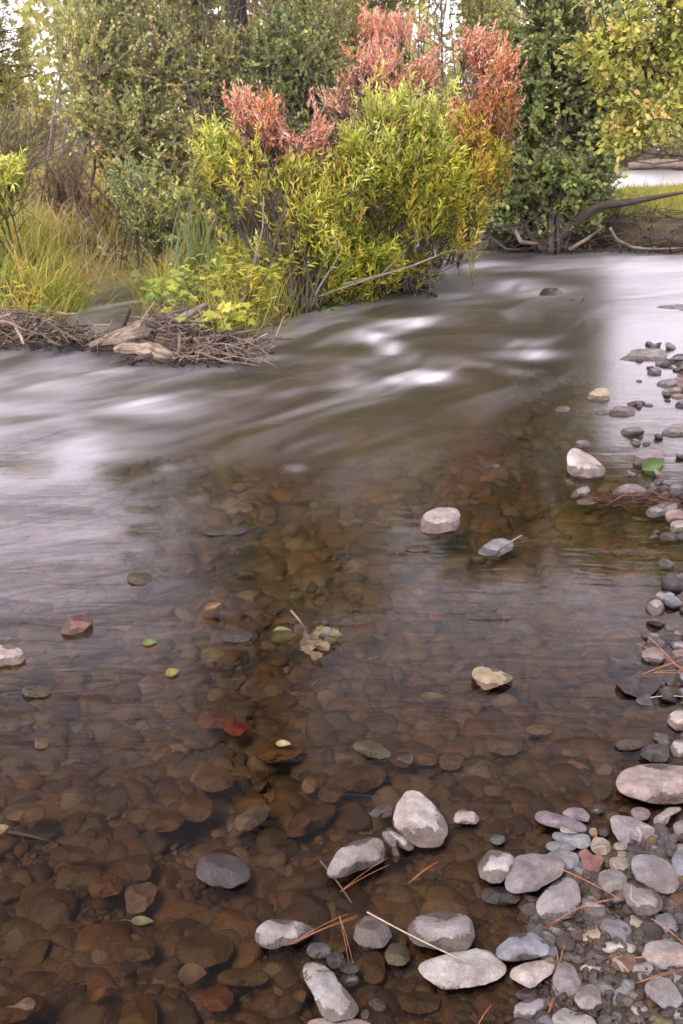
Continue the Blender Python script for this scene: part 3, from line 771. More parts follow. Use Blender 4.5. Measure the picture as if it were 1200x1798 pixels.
S('brown stone under water behind the broad blocky rock', 'brown', (826, 1578, 890, 1616), top=-.004)
S('dark brown stone under water between the cube-like stone and the bottom', 'brown', (632, 1668, 678, 1726), top=-.006)
S('big greyish stone under the right shallows', 'grey', (852, 1283, 923, 1328), top=-.02)
S('round grey stone under the right shallows, left of the big greyish one', 'grey', (768, 1322, 818, 1353), top=-.02)
S('long pale stone under the right shallows', 'cream', (921, 1273, 973, 1291), top=-.012)
S('orange-brown flat stone under water right of the leaf raft', 'rust', (624, 1094, 662, 1118), top=-.01)
S('small orange stone under water in the middle of the stream', 'brick', (752, 1070, 778, 1090), top=-.03)
S('tan flat stone under water right of the frosted oval stone', 'tan', (730, 1322, 770, 1345), **SUB)
S('rust red flat stone under water left of the bright red one', 'rust', (346, 1246, 416, 1280), **SUB)
S('brown stone with an orange patch under water at the bottom', 'rust', (352, 1731, 411, 1775), top=-.006)
S('brown rock skin-deep near the right shore of the bar', 'brown', (700, 1640, 716, 1660), top=-.006)

# --- the rest of the bed, scattered stone by stone; the biggest in the picture stay single, the rest lie in one sheet of gravel
def base_stone(seed, sub):
    r = np.random.default_rng(seed)
    V, F = ICO[sub]
    V = V.copy()
    for _ in range(7):
        n_ = nrm(r.normal(size=3)); d = r.uniform(.62, .92)
        t = V @ n_ - d
        V -= np.where(t > 0, t * .9, 0)[:, None] * n_
    V *= 1 + 0.09 * fbm(V * 1.5 + seed, 4)[:, None]
    return V, F


BASE2 = [base_stone(100 + i, 2) for i in range(14)]
BASE3 = [base_stone(100 + i, 3) for i in range(14)]
TRACED = len(STONES)
tr_xy = np.array([[*P(u, v)[:2], math.sqrt(a) / pxm(P(u, v))] for (_, u, v, a) in STONES])
pts = []
for (u0, u1, v0, v1, n, m0, sg) in [(-60, 1260, 640, 1000, 1900, .046, .45), (-60, 1260, 1000, 1400, 3600, .031, .52), (-60, 1260, 1400, 1860, 4000, .0225, .55), (-700, -60, 640, 1860, 2600, .036, .5), (1260, 1900, 640, 1860, 2000, .032, .5), (780, 1260, 1400, 1860, 1100, .0105, .45), (840, 1260, 1400, 1860, 760, .025, .28),
                                   (1080, 1290, 600, 1400, 500, .024, .5), (1120, 1300, 640, 1380, 520, .036, .35), (-60, 1260, 1000, 1860, 6000, .013, .40)]:
    for _ in range(n):
        u, v = rng.uniform(u0, u1), rng.uniform(v0, v1)
        p = P(u, v, -.05)
        pts.append((u, v, p[0], p[1], float(np.clip(m0 * math.exp(rng.normal() * sg), .005, .085 if v < 1000 else .062))))
NSC = len(pts)
for (v0, v1, n, ul) in [(600, 790, 60, 1090), (835, 965, 44, 1120), (1030, 1075, 10, 1130), (1095, 1240, 44, 1105), (1290, 1350, 14, 1140), (640, 1350, 40, 1150)]:   # the stony margin on the right
    for _ in range(n):
        v = rng.uniform(v0, v1); u = ul + (1300 - ul) * rng.random() ** .8
        p = P(u, v, 0)
        pts.append((u, v, p[0], p[1], float(np.clip((.030 + .000 * v) * math.exp(rng.normal() * .35) * (1.25 if v < 800 else 1.0), .014, .075))))
pts = np.array(pts)
silt = fbm(np.stack([pts[:, 2] * 2.3, pts[:, 3] * 2.3, 0 * pts[:, 2]], -1), 61)
g = H(pts[:, 2], pts[:, 3])
pal = [((.185, .125, .075), 5), ((.095, .064, .043), 5), ((.25, .155, .048), 2.2), ((.22, .195, .165), 3.6), ((.22, .115, .078), 1.2), ((.36, .315, .265), 1.3), ((.082, .076, .074), 5), ((.175, .15, .06), 1.8)]
drypal = [((.36, .345, .355), 6), ((.30, .255, .275), 1.6), ((.42, .37, .33), 1.6), ((.32, .35, .405), 5), ((.36, .22, .19), .5), ((.30, .20, .10), 1.2), ((.14, .125, .13), 2.5), ((.5, .46, .45), 2)]
drypal = [((a * .66, b * .64, c_ * .63), w_) for ((a, b, c_), w_) in drypal]   # wet through
cands = []
for ip, ((u, v, x, y, s), gz) in enumerate(zip(pts, g)):
    if ip < NSC and silt[ip] > .42 and s > .014 and v > 800: continue
    sq = np.array([1, rng.uniform(.62, 1.0), rng.uniform(.42, .72)]) * s
    margin = ip >= NSC
    on_bar = gz > -.012 or margin
    if on_bar and not margin and s > (.032 if y < 2.3 else .06):
        s *= .5; sq = sq * .5
    z_ = gz + sq[2] * (.25 if on_bar else .15)
    if margin: z_ = max(z_, sq[2] * rng.uniform(-.3, .35))
    if not on_bar:
        z_ = min(z_, -.010 - sq[2])
        if y > 3.4: z_ = min(z_, -.03 - sq[2])
    if np.min(np.hypot(tr_xy[:, 0] - x, tr_xy[:, 1] - y) - tr_xy[:, 2] * .42 - s * .55) < 0 and s > .014:
        continue
    pc = drypal if on_bar else pal
    ws = np.array([q[1] for q in pc]); kcol = rng.choice(len(pc), p=ws / ws.sum())
    col_ = np.array(pc[kcol][0]) * rng.uniform(.8, 1.25)
    p = np.array([x, y, z_])
    cands.append((float(s * pxm(p)), p, sq, rng.uniform(0, 6.28), rng.normal(size=2) * .22, rng.integers(14), col_, kcol, on_bar, u, v))
inview = [c for c in cands if 8 < c[9] < 1192 and 690 < c[10] < 1785 and not c[8]]
inview.sort(key=lambda c: -c[0])
NSING = 78
single = inview[:NSING]
onbar = [c for c in cands if 8 < c[9] < 1192 and 600 < c[10] < 1785 and c[8]]
onbar.sort(key=lambda c: -c[0])
dry = onbar[:58]
single = single + dry
sid = {id(c) for c in single}


def place(c, B):
    V, F = B[c[5]]
    V = V * c[2]
    ca_, sa_ = math.cos(c[3]), math.sin(c[3])
    V = np.stack([V[:, 0] * ca_ - V[:, 1] * sa_, V[:, 0] * sa_ + V[:, 1] * ca_, V[:, 2]], -1)
    V[:, 2] += V[:, 0] * c[4][0] + V[:, 1] * c[4][1]
    return V, F


VV, FF, CC, nv = [], [], [], 0
for c in cands:
    if id(c) in sid: continue
    V, F_ = place(c, BASE2)
    VV.append(V + c[1]); FF.append(F_ + nv); CC.append(np.repeat(c[6][None], len(V), 0)); nv += len(V)
tag(mesh_obj('riverbed_gravel', np.concatenate(VV), [np.concatenate(FF)], M_PEBBLE, col=np.concatenate(CC), smooth=True), kind='stuff')

LAND = [(150, 330, 'the big white-capped boulder with a dark wet skirt'), ]
LM = {'rough lumpy grey': 'rough lumpy grey rock', 'large flat-topped': 'large flat-topped block', 'large speckled grey egg': 'large egg-shaped stone', 'blue-white oval': 'blue-white oval stone', 'broad pale slab': 'broad pale slab',
      'rounded white-grey': 'rounded white-grey stone', 'squared lilac-grey': 'squared lilac-grey stone', 'smooth lilac oval': 'smooth lilac oval stone', 'white jagged': 'white jagged stone', 'long mauve slab': 'long mauve slab',
      'dull red lumpy': 'dull red lumpy stone', 'wide grey boulder with': 'wide grey boulder', 'rounded pale grey stone at': 'rounded pale grey edge stone', 'tilted grey slab': 'tilted grey slab', 'grey wedge-shaped': 'grey wedge-shaped rock',
      'squat grey': 'squat grey stone', 'dark angular stone': 'dark angular stone', 'speckled grey loaf': 'loaf-shaped stone', 'grey stone with a thin wake': 'grey stone with the thin wake', 'large rounded grey': 'large rounded grey stone',
      'big white-capped boulder': 'big white-capped boulder', 'wet domed boulder': 'wet domed boulder', 'bright red stone': 'bright red stone', 'angular cream-topped rock': 'cream-topped rock alone in the shallows',
      'red-brown rock with a squared': 'red-brown rock with the squared face', 'white-topped dark rock cut': 'white-topped rock at the left edge', 'round white-topped rock': 'round white-topped mid-stream rock',
      'dark mossy rock with pale': 'mossy rock with the pale cap', 'grey humped stone': 'grey humped stone', 'big ochre stone at': 'big ochre corner stone', 'pinkish squared stone': 'pinkish squared stone',
      'oval stone with a frosted': 'frosted oval stone', 'thin dark rock ridge': 'thin dark rock ridge', 'mossy stone tip with': 'mossy stone tip with a wake', 'mossy low stone': 'mossy low stone on the left',
      'blue-grey rock with a twig': 'blue-grey rock with a twig', 'white pointed boulder': 'white pointed boulder', 'grey bar-shaped slab': 'grey bar-shaped slab', 'diamond-shaped flat': 'diamond-shaped slab',
      'tall white-capped stone': 'tall white-capped stone', 'big smooth tan': 'big smooth tan boulder', 'dark wet rock sloping': 'dark wet sloping rock', 'broad brown stone under': 'broad brown underwater stone',
      'long brown stone under water left': 'long brown underwater stone', 'big greyish stone under': 'big greyish underwater stone', 'rust red flat': 'rust red flat stone', 'flat brown lens': 'flat brown lens-shaped stone'}
marks = []
for (o, u, v, a) in STONES:
    for kx, nm in LM.items():
        if o['label'].startswith(kx): marks.append((u, v, nm))
CNAME = ['brown', 'dark brown', 'ochre', 'grey-brown', 'rusty', 'pale grey-brown', 'dark grey', 'olive']
DNAME = ['grey', 'mauve', 'tan', 'bluish', 'reddish', 'brown', 'dark', 'pale']
byl = {}
for c in single:
    j = min(range(len(marks)), key=lambda i: (marks[i][0] - c[9]) ** 2 + ((marks[i][1] - c[10]) * 1.5) ** 2)
    du, dv = c[9] - marks[j][0], c[10] - marks[j][1]
    rel = ('right of' if du > 0 else 'left of') if abs(du) > abs(dv) * 1.2 else ('in front of' if dv > 0 else 'behind')
    byl.setdefault((DNAME[c[7]] if c[8] else CNAME[c[7]], 'on the bar' if c[8] else 'under water', rel, marks[j][2]), []).append(c)
ORD = ['', 'second ', 'third ', 'fourth ', 'fifth ', 'sixth ', 'seventh ', 'eighth ', 'ninth ', 'tenth ', 'eleventh ', 'twelfth ']
for (cn, wh, rel, nm), L in byl.items():
    L.sort(key=lambda c: -c[0])
    for i, c in enumerate(L):
        V, F_ = place(c, BASE3)
        o = mesh_obj('bar_stone' if c[8] else 'submerged_stone', V, [F_], M_STONE, smooth=True)
        o.location = tuple(c[1]); o.color = (*c[6], 1); o['wet_h'] = .02; o['wet_n'] = .02; o['algae'] = .45
        big = f'{ORD[i]}largest ' if len(L) > 1 else ''
        tag(o, f'{big}{cn} {"small " if c[8] else ""}stone {wh} {rel} the {nm}', 'stone', 'small stones of the gravel bar' if c[8] else 'stones lying on the stream bed')
# ------------------------------------------------------------------ tubes and leaves
def tubes(L, sides=5, cap=False):
    """L: list of (points (K,3), radii (K,)) -> vertices, quads, grain"""
    VV, FF, GG, n0 = [], [], [], 0
    byk = {}
    for p, r in L:
        byk.setdefault(len(p), []).append((p, r))
    for K, items in byk.items():
        Pp = np.array([i[0] for i in items], float); Rr = np.array([i[1] for i in items], float)
        N = len(items)
        T = np.gradient(Pp, axis=1); T = nrm(T)
        ref = np.where(np.abs(T[:, :1, 2:3]) > .9, np.array([1.0, 0, 0]), np.array([0, 0, 1.0]))
        A = nrm(np.cross(T, np.broadcast_to(ref, T.shape))); B = np.cross(T, A)
        th = np.arange(sides) / sides * 2 * np.pi
        V = Pp[:, :, None] + Rr[:, :, None, None] * (np.cos(th)[:, None] * A[:, :, None] + np.sin(th)[:, None] * B[:, :, None])
        ln = np.concatenate([np.zeros((N, 1)), np.cumsum(np.linalg.norm(np.diff(Pp, axis=1), axis=-1), 1)], 1)
        G = np.zeros(V.shape)
        seed = (np.arange(N) * 1.37)[:, None, None]
        G[..., 0] = np.cos(th) * Rr[:, :, None] * 1.5 + seed
        G[..., 1] = np.sin(th) * Rr[:, :, None] * 1.5
        G[..., 2] = ln[:, :, None] * 0.22
        k_ = np.arange(K - 1)[:, None]; s_ = np.arange(sides)[None]
        q = np.stack([k_ * sides + s_, k_ * sides + (s_ + 1) % sides, (k_ + 1) * sides + (s_ + 1) % sides, (k_ + 1) * sides + s_], -1).reshape(-1, 4)
        F = (q[None] + (np.arange(N) * K * sides)[:, None, None]).reshape(-1, 4) + n0
        VV.append(V.reshape(-1, 3)); GG.append(G.reshape(-1, 3)); FF.append(F)
        n0 += N * K * sides
    return np.concatenate(VV), np.concatenate(FF), np.concatenate(GG)


def tube_obj(name, L, mat, parent=None, sides=5, loc=None):
    V, F, G = tubes(L, sides)
    return mesh_obj(name, V, [F], mat, parent, smooth=True, vec=dict(grain=G), loc=loc)


LEAF_T = {  # outline points (along, across, lift), triangles
    'lance': ([(0, 0, 0), (.42, -.5, .10), (.42, .5, .10), (1, 0, -.06), (.45, 0, 0)], [(0, 1, 4), (1, 3, 4), (3, 2, 4), (2, 0, 4)]),
    'ovate': ([(0, 0, 0), (.22, -.42, .06), (.6, -.42, .08), (1, 0, -.10), (.6, .42, .08), (.22, .42, .06), (.5, 0, 0)],
              [(0, 1, 6), (1, 2, 6), (2, 3, 6), (3, 4, 6), (4, 5, 6), (5, 0, 6)]),
    'maple': ([(0, 0, 0), (.05, -.45, .05), (.38, -.28, .02), (.55, -.55, .06), (.62, -.2, .02), (1, 0, -.08), (.62, .2, .02), (.55, .55, .06), (.38, .28, .02), (.05, .45, .05), (.4, 0, .0)],
              [(0, 1, 10), (1, 2, 10), (2, 3, 10), (3, 4, 10), (4, 5, 10), (5, 6, 10), (6, 7, 10), (7, 8, 10), (8, 9, 10), (9, 0, 10)]),
    'kite': ([(0, 0, 0), (.45, -.5, .08), (1, 0, -.05), (.45, .5, .08)], [(0, 1, 2), (0, 2, 3)]),
}


def leaf_mesh(name, pos, d, nr, ln, wd, col, mat, parent, kind='kite', loc=None):
    T, tri = LEAF_T[kind]
    T = np.array(T); tri = np.array(tri)
    d = nrm(d)
    s = nrm(np.cross(d, nr)); n_ = np.cross(s, d)
    V = pos[:, None] + d[:, None] * (T[None, :, 0:1] * ln[:, None, None]) + s[:, None] * (T[None, :, 1:2] * wd[:, None, None]) + n_[:, None] * (T[None, :, 2:3] * ln[:, None, None])
    m = len(T)
    F = (tri[None] + (np.arange(len(pos)) * m)[:, None, None]).reshape(-1, 3)
    return mesh_obj(name, V.reshape(-1, 3), [F], mat, parent, col=np.repeat(np.clip(col, 0.004, 1), m, 0), loc=loc)


def rsph(n, r):
    return nrm(r.normal(size=(n, 3)))


UPZ = np.array([0, 0, 1.0])


def pick(r, n, pal):
    w = np.array([p[1] for p in pal], float)
    i = r.choice(len(pal), size=n, p=w / w.sum())
    c = np.array([p[0] for p in pal])[i]
    return c * r.uniform(.75, 1.25, (n, 1)) * r.uniform(.93, 1.07, (n, 3))


def plant(name, label, cat, base, lobes, seed, stem_mat=None, leaf_mat=None, leaf='kite', ll=.07, lw=.03, shoot=.35, per=12, upb=.7, rad=.6, droop=0.0,
          stems=7, stem_r=.018, spread=.25, twig_r=.003, group=None, visible_twigs=1.0, parts=('stems', 'foliage'), min_r=.3, stemtop=.6, open_=.25, leafang=.75, tipc=.3, link=.5):
    """lobes: (u, v, ru, rv, y, depth m, shoots, palette[, dict]) — clumps of the crown, each at its own distance"""
    r = np.random.default_rng(seed)
    root = tag(empty(name, base), label, cat, group)
    base = np.array(base, float)
    groups = {}
    cents, alltips = [], []
    for lb in lobes:
        (u, v, ru, rv, y, dep, ns, pal) = lb[:8]
        ex = lb[8] if len(lb) > 8 else {}
        c = PY(u, v, y); s = pxm(c)
        rr = np.array([ru / s, dep, rv / s])
        cents.append((c, rr))
        dirs = rsph(ns * 2, r)
        rad_ = r.uniform(min_r, 1, ns * 2) ** .55 * (1 + .5 * fbm(dirs * 2.4 + seed * 1.7, seed) + .14 * r.normal(size=ns * 2))
        tip = c + dirs * rr * rad_[:, None]
        keep = fbm(tip * 2.6 + seed, seed + 3, 2) > -open_ * 1.2
        gz = H(tip[:, 0], tip[:, 1])
        keep &= tip[:, 2] > gz + .08
        tip, dirs = tip[keep][:ns], dirs[keep][:ns]
        n = len(tip)
        if not n: continue
        sl = shoot * ex.get('shoot', 1) * r.uniform(.6, 1.35, n)
        sd = nrm(dirs * rad * np.array([1, 1, .6]) + UPZ * ex.get('upb', upb) + r.normal(size=(n, 3)) * .28)
        start = tip - sd * sl[:, None] - UPZ * 0
        alltips.append((start, tip, sd, sl))
        m = ex.get('per', per)
        t = (np.arange(m)[None] + r.random((n, m))) / m
        t = .12 + .88 * t
        bend = -droop * (t ** 2)
        pos = start[:, None] + sd[:, None] * (t * sl[:, None])[..., None] + UPZ * (bend * sl[:, None])[..., None]
        perp = rsph(n * m, r).reshape(n, m, 3)
        perp = nrm(perp - (perp * sd[:, None]).sum(-1, keepdims=True) * sd[:, None])
        a_ = ex.get('ang', leafang) * r.uniform(.5, 1.4, (n, m, 1))
        ld = sd[:, None] * np.cos(a_) + perp * np.sin(a_) - UPZ * droop * .8
        nr_ = nrm(UPZ * .35 + np.array([0, -.3, 0]) + r.normal(size=(n, m, 3)) * .6)
        k_ = r.uniform(.4, 1.35, (n, m)) * (1.1 - .4 * t)
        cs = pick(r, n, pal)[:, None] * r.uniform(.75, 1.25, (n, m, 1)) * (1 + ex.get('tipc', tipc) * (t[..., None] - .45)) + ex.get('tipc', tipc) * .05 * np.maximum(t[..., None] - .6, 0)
        g = groups.setdefault(ex.get('part', parts[1]), [[], [], [], [], [], []])
        for lst, val in zip(g, (pos.reshape(-1, 3), ld.reshape(-1, 3), nr_.reshape(-1, 3), (ll * ex.get('ll', 1) * k_).ravel(), (lw * ex.get('lw', 1) * k_).ravel(), cs.reshape(-1, 3))):
            lst.append(val)
    # stems from the ground into the clumps
    L = []
    pool = []
    for i in range(stems):
        c, rr = cents[i % len(cents)]
        b = base + np.array([np.clip(r.normal(), -1.3, 1.3) * spread, np.clip(r.normal(), -1.2, 1.2) * spread * .6, 0])
        b[2] = hz(b[0], b[1]) - .03
        e = c + rsph(1, r)[0] * rr * .45 + np.array([0, 0, rr[2] * (stemtop - .3)])
        K = 10
        t = np.linspace(0, 1, K)[:, None]
        ctrl = b * .45 + e * .55; ctrl[2] = b[2] + (e[2] - b[2]) * .35; ctrl[:2] = b[:2] * .55 + e[:2] * .45
        p = (1 - t) ** 2 * b + 2 * t * (1 - t) * ctrl + t ** 2 * e + np.cumsum(r.normal(size=(K, 3)) * .012 * np.linalg.norm(e - b) / 2, 0) * np.minimum(t * 3, 1)
        L.append((p, stem_r * r.uniform(.6, 1.2) * (1 - .75 * t[:, 0])))
        pool.append(p)
    pool = np.concatenate(pool)
    TW = []
    for (start, tip, sd, sl) in alltips:
        for i in range(len(tip)):
            if r.random() > visible_twigs: continue
            TW.append((np.array([start[i], start[i] * .5 + tip[i] * .5 - UPZ * droop * .25 * sl[i], tip[i] - UPZ * droop * sl[i]]), np.array([twig_r, twig_r * .75, twig_r * .3])))
            if r.random() < link:
                q = start[i]
                dd = np.linalg.norm(pool - q, axis=1) + np.maximum(pool[:, 2] - q[2] + .05, 0) * 4
                s0 = pool[np.argmin(dd)]
                m_ = s0 * .5 + q * .5 + r.normal(size=3) * .04 * np.linalg.norm(q - s0)
                TW.append((np.array([s0, m_, q]), np.array([twig_r * 2.0, twig_r * 1.5, twig_r])))
    V1, F1, G1 = tubes(L, 7)
    V2, F2, G2 = tubes(TW, 4) if TW else (np.zeros((0, 3)), np.zeros((0, 4), int), np.zeros((0, 3)))
    mesh_obj(parts[0], np.concatenate([V1, V2]), [np.concatenate([F1, F2 + len(V1)])], stem_mat or M_STEM, root, smooth=True, vec=dict(grain=np.concatenate([G1, G2])))
    for pn, g in groups.items():
        g = [np.concatenate(q) for q in g]
        leaf_mesh(pn, *g, leaf_mat or M_LEAF, root, leaf)
    return root


def gp(u, v):                                        # a point on the ground seen at (u, v)
    z = .1
    for _ in range(12):
        p = P(u, v, z)
        z = z * .4 + hz(p[0], p[1]) * .6
    p = P(u, v, z)
    return (p[0], p[1], hz(p[0], p[1]))


def gy(u, y):                                        # a point on the ground at distance y under column u
    x = PY(u, 300, y)[0]
    return (x, y, hz(x, y))


GRN = [((.36, .38, .045), 5), ((.44, .45, .075), 3), ((.22, .28, .032), 3), ((.54, .43, .05), 2.2)]
YGR = [((.50, .48, .10), 4), ((.38, .41, .07), 3), ((.60, .48, .10), 2.4), ((.24, .27, .035), 2)]
TIPG = [((.54, .55, .16), 4), ((.42, .47, .10), 3)]
ORA = [((.54, .36, .07), 3), ((.50, .42, .06), 4), ((.38, .38, .05), 3), ((.64, .33, .11), 1.4)]
RED = [((.68, .31, .225), 4), ((.62, .25, .155), 3), ((.70, .42, .33), 2), ((.48, .20, .10), 1)]
PNK = [((.72, .41, .345), 4), ((.68, .33, .26), 3), ((.66, .45, .36), 1.6), ((.48, .22, .13), .8)]
DARKG = [((.21, .26, .10), 5), ((.29, .34, .135), 4), ((.14, .175, .07), 2), ((.40, .43, .15), 1.6)]
OLIVE = [((.43, .45, .17), 5), ((.55, .54, .23), 3), ((.31, .34, .14), 3), ((.60, .47, .23), 1)]
YOL = [((.47, .48, .12), 4), ((.35, .39, .09), 3), ((.56, .50, .14), 2), ((.56, .38, .15), .4)]
SAGE = [((.36, .40, .22), 3), ((.25, .31, .15), 2)]
HAZG = [((.46, .44, .22), 3), ((.37, .37, .18), 2), ((.54, .46, .23), 1.2)]

RED = [((min(c[0] * 1.35, .93), c[1] * 1.36, c[2] * 1.32), w) for c, w in RED] + [((.55, .30, .09), 1.6), ((.40, .30, .08), .8)]
PNK = [((min(c[0] * 1.32, .94), c[1] * 1.30, c[2] * 1.26), w) for c, w in PNK] + [((.60, .36, .20), .8)]
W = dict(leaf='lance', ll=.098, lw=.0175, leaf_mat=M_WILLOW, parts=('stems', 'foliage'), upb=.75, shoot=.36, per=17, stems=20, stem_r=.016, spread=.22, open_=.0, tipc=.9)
RP = dict(part='reddened_foliage', ll=.58, lw=.78, upb=.65, per=17, ang=.5, shoot=.8, tipc=.3)
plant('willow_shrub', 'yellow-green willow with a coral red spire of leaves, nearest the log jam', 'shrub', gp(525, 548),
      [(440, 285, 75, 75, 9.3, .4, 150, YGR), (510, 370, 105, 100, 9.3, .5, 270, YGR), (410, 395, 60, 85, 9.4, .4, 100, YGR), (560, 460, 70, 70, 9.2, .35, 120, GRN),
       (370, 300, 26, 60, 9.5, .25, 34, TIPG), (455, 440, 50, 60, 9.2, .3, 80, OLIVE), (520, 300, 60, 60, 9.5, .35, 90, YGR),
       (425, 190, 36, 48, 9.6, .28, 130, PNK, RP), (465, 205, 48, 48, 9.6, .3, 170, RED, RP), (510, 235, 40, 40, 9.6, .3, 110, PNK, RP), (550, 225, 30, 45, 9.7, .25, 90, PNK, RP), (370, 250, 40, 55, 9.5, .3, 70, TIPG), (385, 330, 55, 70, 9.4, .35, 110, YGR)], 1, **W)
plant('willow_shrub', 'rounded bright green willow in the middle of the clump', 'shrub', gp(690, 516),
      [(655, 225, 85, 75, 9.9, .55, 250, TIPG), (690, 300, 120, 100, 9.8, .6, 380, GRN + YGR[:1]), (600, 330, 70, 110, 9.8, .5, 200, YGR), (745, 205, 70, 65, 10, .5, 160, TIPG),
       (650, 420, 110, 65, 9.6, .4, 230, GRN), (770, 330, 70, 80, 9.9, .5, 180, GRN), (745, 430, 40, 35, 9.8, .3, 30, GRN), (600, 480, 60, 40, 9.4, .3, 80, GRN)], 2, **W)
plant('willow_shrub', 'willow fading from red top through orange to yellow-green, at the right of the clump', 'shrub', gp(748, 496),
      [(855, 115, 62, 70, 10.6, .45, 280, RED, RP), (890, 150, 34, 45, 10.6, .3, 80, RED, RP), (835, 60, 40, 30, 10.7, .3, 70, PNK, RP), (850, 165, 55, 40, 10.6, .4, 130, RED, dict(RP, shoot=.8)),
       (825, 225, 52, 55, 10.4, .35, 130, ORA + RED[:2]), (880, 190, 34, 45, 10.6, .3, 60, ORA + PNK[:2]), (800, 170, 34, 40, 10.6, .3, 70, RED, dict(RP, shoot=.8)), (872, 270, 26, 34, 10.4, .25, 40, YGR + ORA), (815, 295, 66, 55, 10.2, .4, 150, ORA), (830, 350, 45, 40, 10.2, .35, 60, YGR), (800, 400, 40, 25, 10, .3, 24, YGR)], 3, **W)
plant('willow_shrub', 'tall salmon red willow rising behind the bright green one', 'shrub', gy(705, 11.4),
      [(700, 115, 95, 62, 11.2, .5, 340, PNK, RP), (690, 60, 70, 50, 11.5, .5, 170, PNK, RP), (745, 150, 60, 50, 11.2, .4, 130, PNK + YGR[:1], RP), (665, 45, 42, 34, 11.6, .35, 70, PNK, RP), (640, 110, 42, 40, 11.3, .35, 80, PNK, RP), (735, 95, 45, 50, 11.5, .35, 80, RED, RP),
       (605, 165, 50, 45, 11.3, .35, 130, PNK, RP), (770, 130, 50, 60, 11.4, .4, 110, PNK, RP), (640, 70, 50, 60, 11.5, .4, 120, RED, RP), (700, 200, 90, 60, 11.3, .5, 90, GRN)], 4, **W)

# --- the alder and the trees of the right bank
A = dict(leaf='ovate', ll=.085, lw=.062, shoot=.45, per=12, upb=.25, rad=.8, droop=.25, stem_mat=M_ALDER, stems=8, stem_r=.055, spread=.14, twig_r=.005, parts=('trunk', 'crown'))
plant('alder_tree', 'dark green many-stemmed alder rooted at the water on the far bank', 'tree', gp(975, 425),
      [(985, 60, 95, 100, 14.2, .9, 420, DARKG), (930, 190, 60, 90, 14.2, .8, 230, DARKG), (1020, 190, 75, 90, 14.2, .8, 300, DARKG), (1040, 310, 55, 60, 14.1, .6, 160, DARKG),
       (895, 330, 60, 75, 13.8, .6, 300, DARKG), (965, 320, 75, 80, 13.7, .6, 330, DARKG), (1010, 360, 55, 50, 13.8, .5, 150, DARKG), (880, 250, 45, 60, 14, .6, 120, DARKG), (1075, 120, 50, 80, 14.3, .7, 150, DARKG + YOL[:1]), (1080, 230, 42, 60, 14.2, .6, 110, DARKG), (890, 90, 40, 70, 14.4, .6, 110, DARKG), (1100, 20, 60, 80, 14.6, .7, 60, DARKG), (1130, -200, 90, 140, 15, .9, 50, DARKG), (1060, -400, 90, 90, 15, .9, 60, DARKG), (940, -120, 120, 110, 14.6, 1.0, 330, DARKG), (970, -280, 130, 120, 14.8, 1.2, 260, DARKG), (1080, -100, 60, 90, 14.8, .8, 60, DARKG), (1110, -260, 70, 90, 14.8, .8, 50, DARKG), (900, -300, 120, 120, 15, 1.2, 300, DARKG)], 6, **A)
plant('riverside_tree', 'yellow-green tree leaning in from the right edge over the water', 'tree', (5.2, 10.6, hz(5.2, 10.6)),
      [(1260, 60, 90, 130, 9.6, .8, 180, YOL), (1330, -40, 150, 160, 9.8, 1.0, 260, YOL), (1180, 60, 60, 60, 9.4, .5, 90, YOL), (1045, 60, 45, 30, 9.2, .4, 45, YOL), (1110, 40, 75, 45, 9.2, .6, 110, YOL), (1090, 110, 70, 40, 9.1, .6, 100, YOL), (1130, 180, 80, 45, 9.1, .6, 120, YOL), (1180, 100, 60, 100, 9.3, .6, 130, YOL), (1090, 225, 40, 22, 9.0, .3, 30, YOL), (1180, -30, 90, 30, 9.3, .6, 80, YOL)], 7,
      leaf='ovate', ll=.066, lw=.040, shoot=.45, per=12, upb=.1, rad=.7, droop=.35, stem_mat=M_ALDER, stems=4, stem_r=.038, spread=.12, twig_r=.0035, parts=('trunk', 'crown'), stemtop=.5, open_=.05, link=.07)

# --- the thicket behind, left to right
T = dict(leaf='kite', ll=.060, lw=.041, shoot=.6, per=26, upb=.5, rad=.7, droop=.12, stem_mat=M_GREYSTEM, stems=13, stem_r=.034, spread=.6, twig_r=.006, parts=('trunk', 'crown'))
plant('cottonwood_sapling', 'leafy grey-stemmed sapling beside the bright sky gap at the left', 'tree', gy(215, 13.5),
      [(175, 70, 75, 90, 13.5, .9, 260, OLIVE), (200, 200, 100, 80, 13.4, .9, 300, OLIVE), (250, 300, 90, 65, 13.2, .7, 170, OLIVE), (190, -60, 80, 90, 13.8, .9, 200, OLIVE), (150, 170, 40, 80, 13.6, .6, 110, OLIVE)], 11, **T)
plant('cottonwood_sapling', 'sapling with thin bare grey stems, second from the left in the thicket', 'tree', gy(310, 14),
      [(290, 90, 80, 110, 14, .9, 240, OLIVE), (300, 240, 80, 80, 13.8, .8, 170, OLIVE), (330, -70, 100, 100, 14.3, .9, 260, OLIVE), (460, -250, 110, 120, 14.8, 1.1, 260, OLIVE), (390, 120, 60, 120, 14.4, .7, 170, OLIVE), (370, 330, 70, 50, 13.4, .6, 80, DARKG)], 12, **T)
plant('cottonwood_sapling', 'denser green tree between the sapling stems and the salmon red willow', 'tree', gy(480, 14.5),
      [(500, 80, 85, 90, 14.5, .9, 330, DARKG), (455, 180, 90, 70, 14.2, .8, 260, DARKG), (560, 60, 70, 100, 15, .9, 280, OLIVE), (560, 180, 90, 70, 14.6, .8, 220, DARKG), (520, -110, 130, 120, 15.2, 1.1, 380, OLIVE), (500, -320, 170, 160, 16, 1.5, 520, OLIVE), (610, -480, 180, 150, 17, 1.6, 420, OLIVE)], 13, **T)
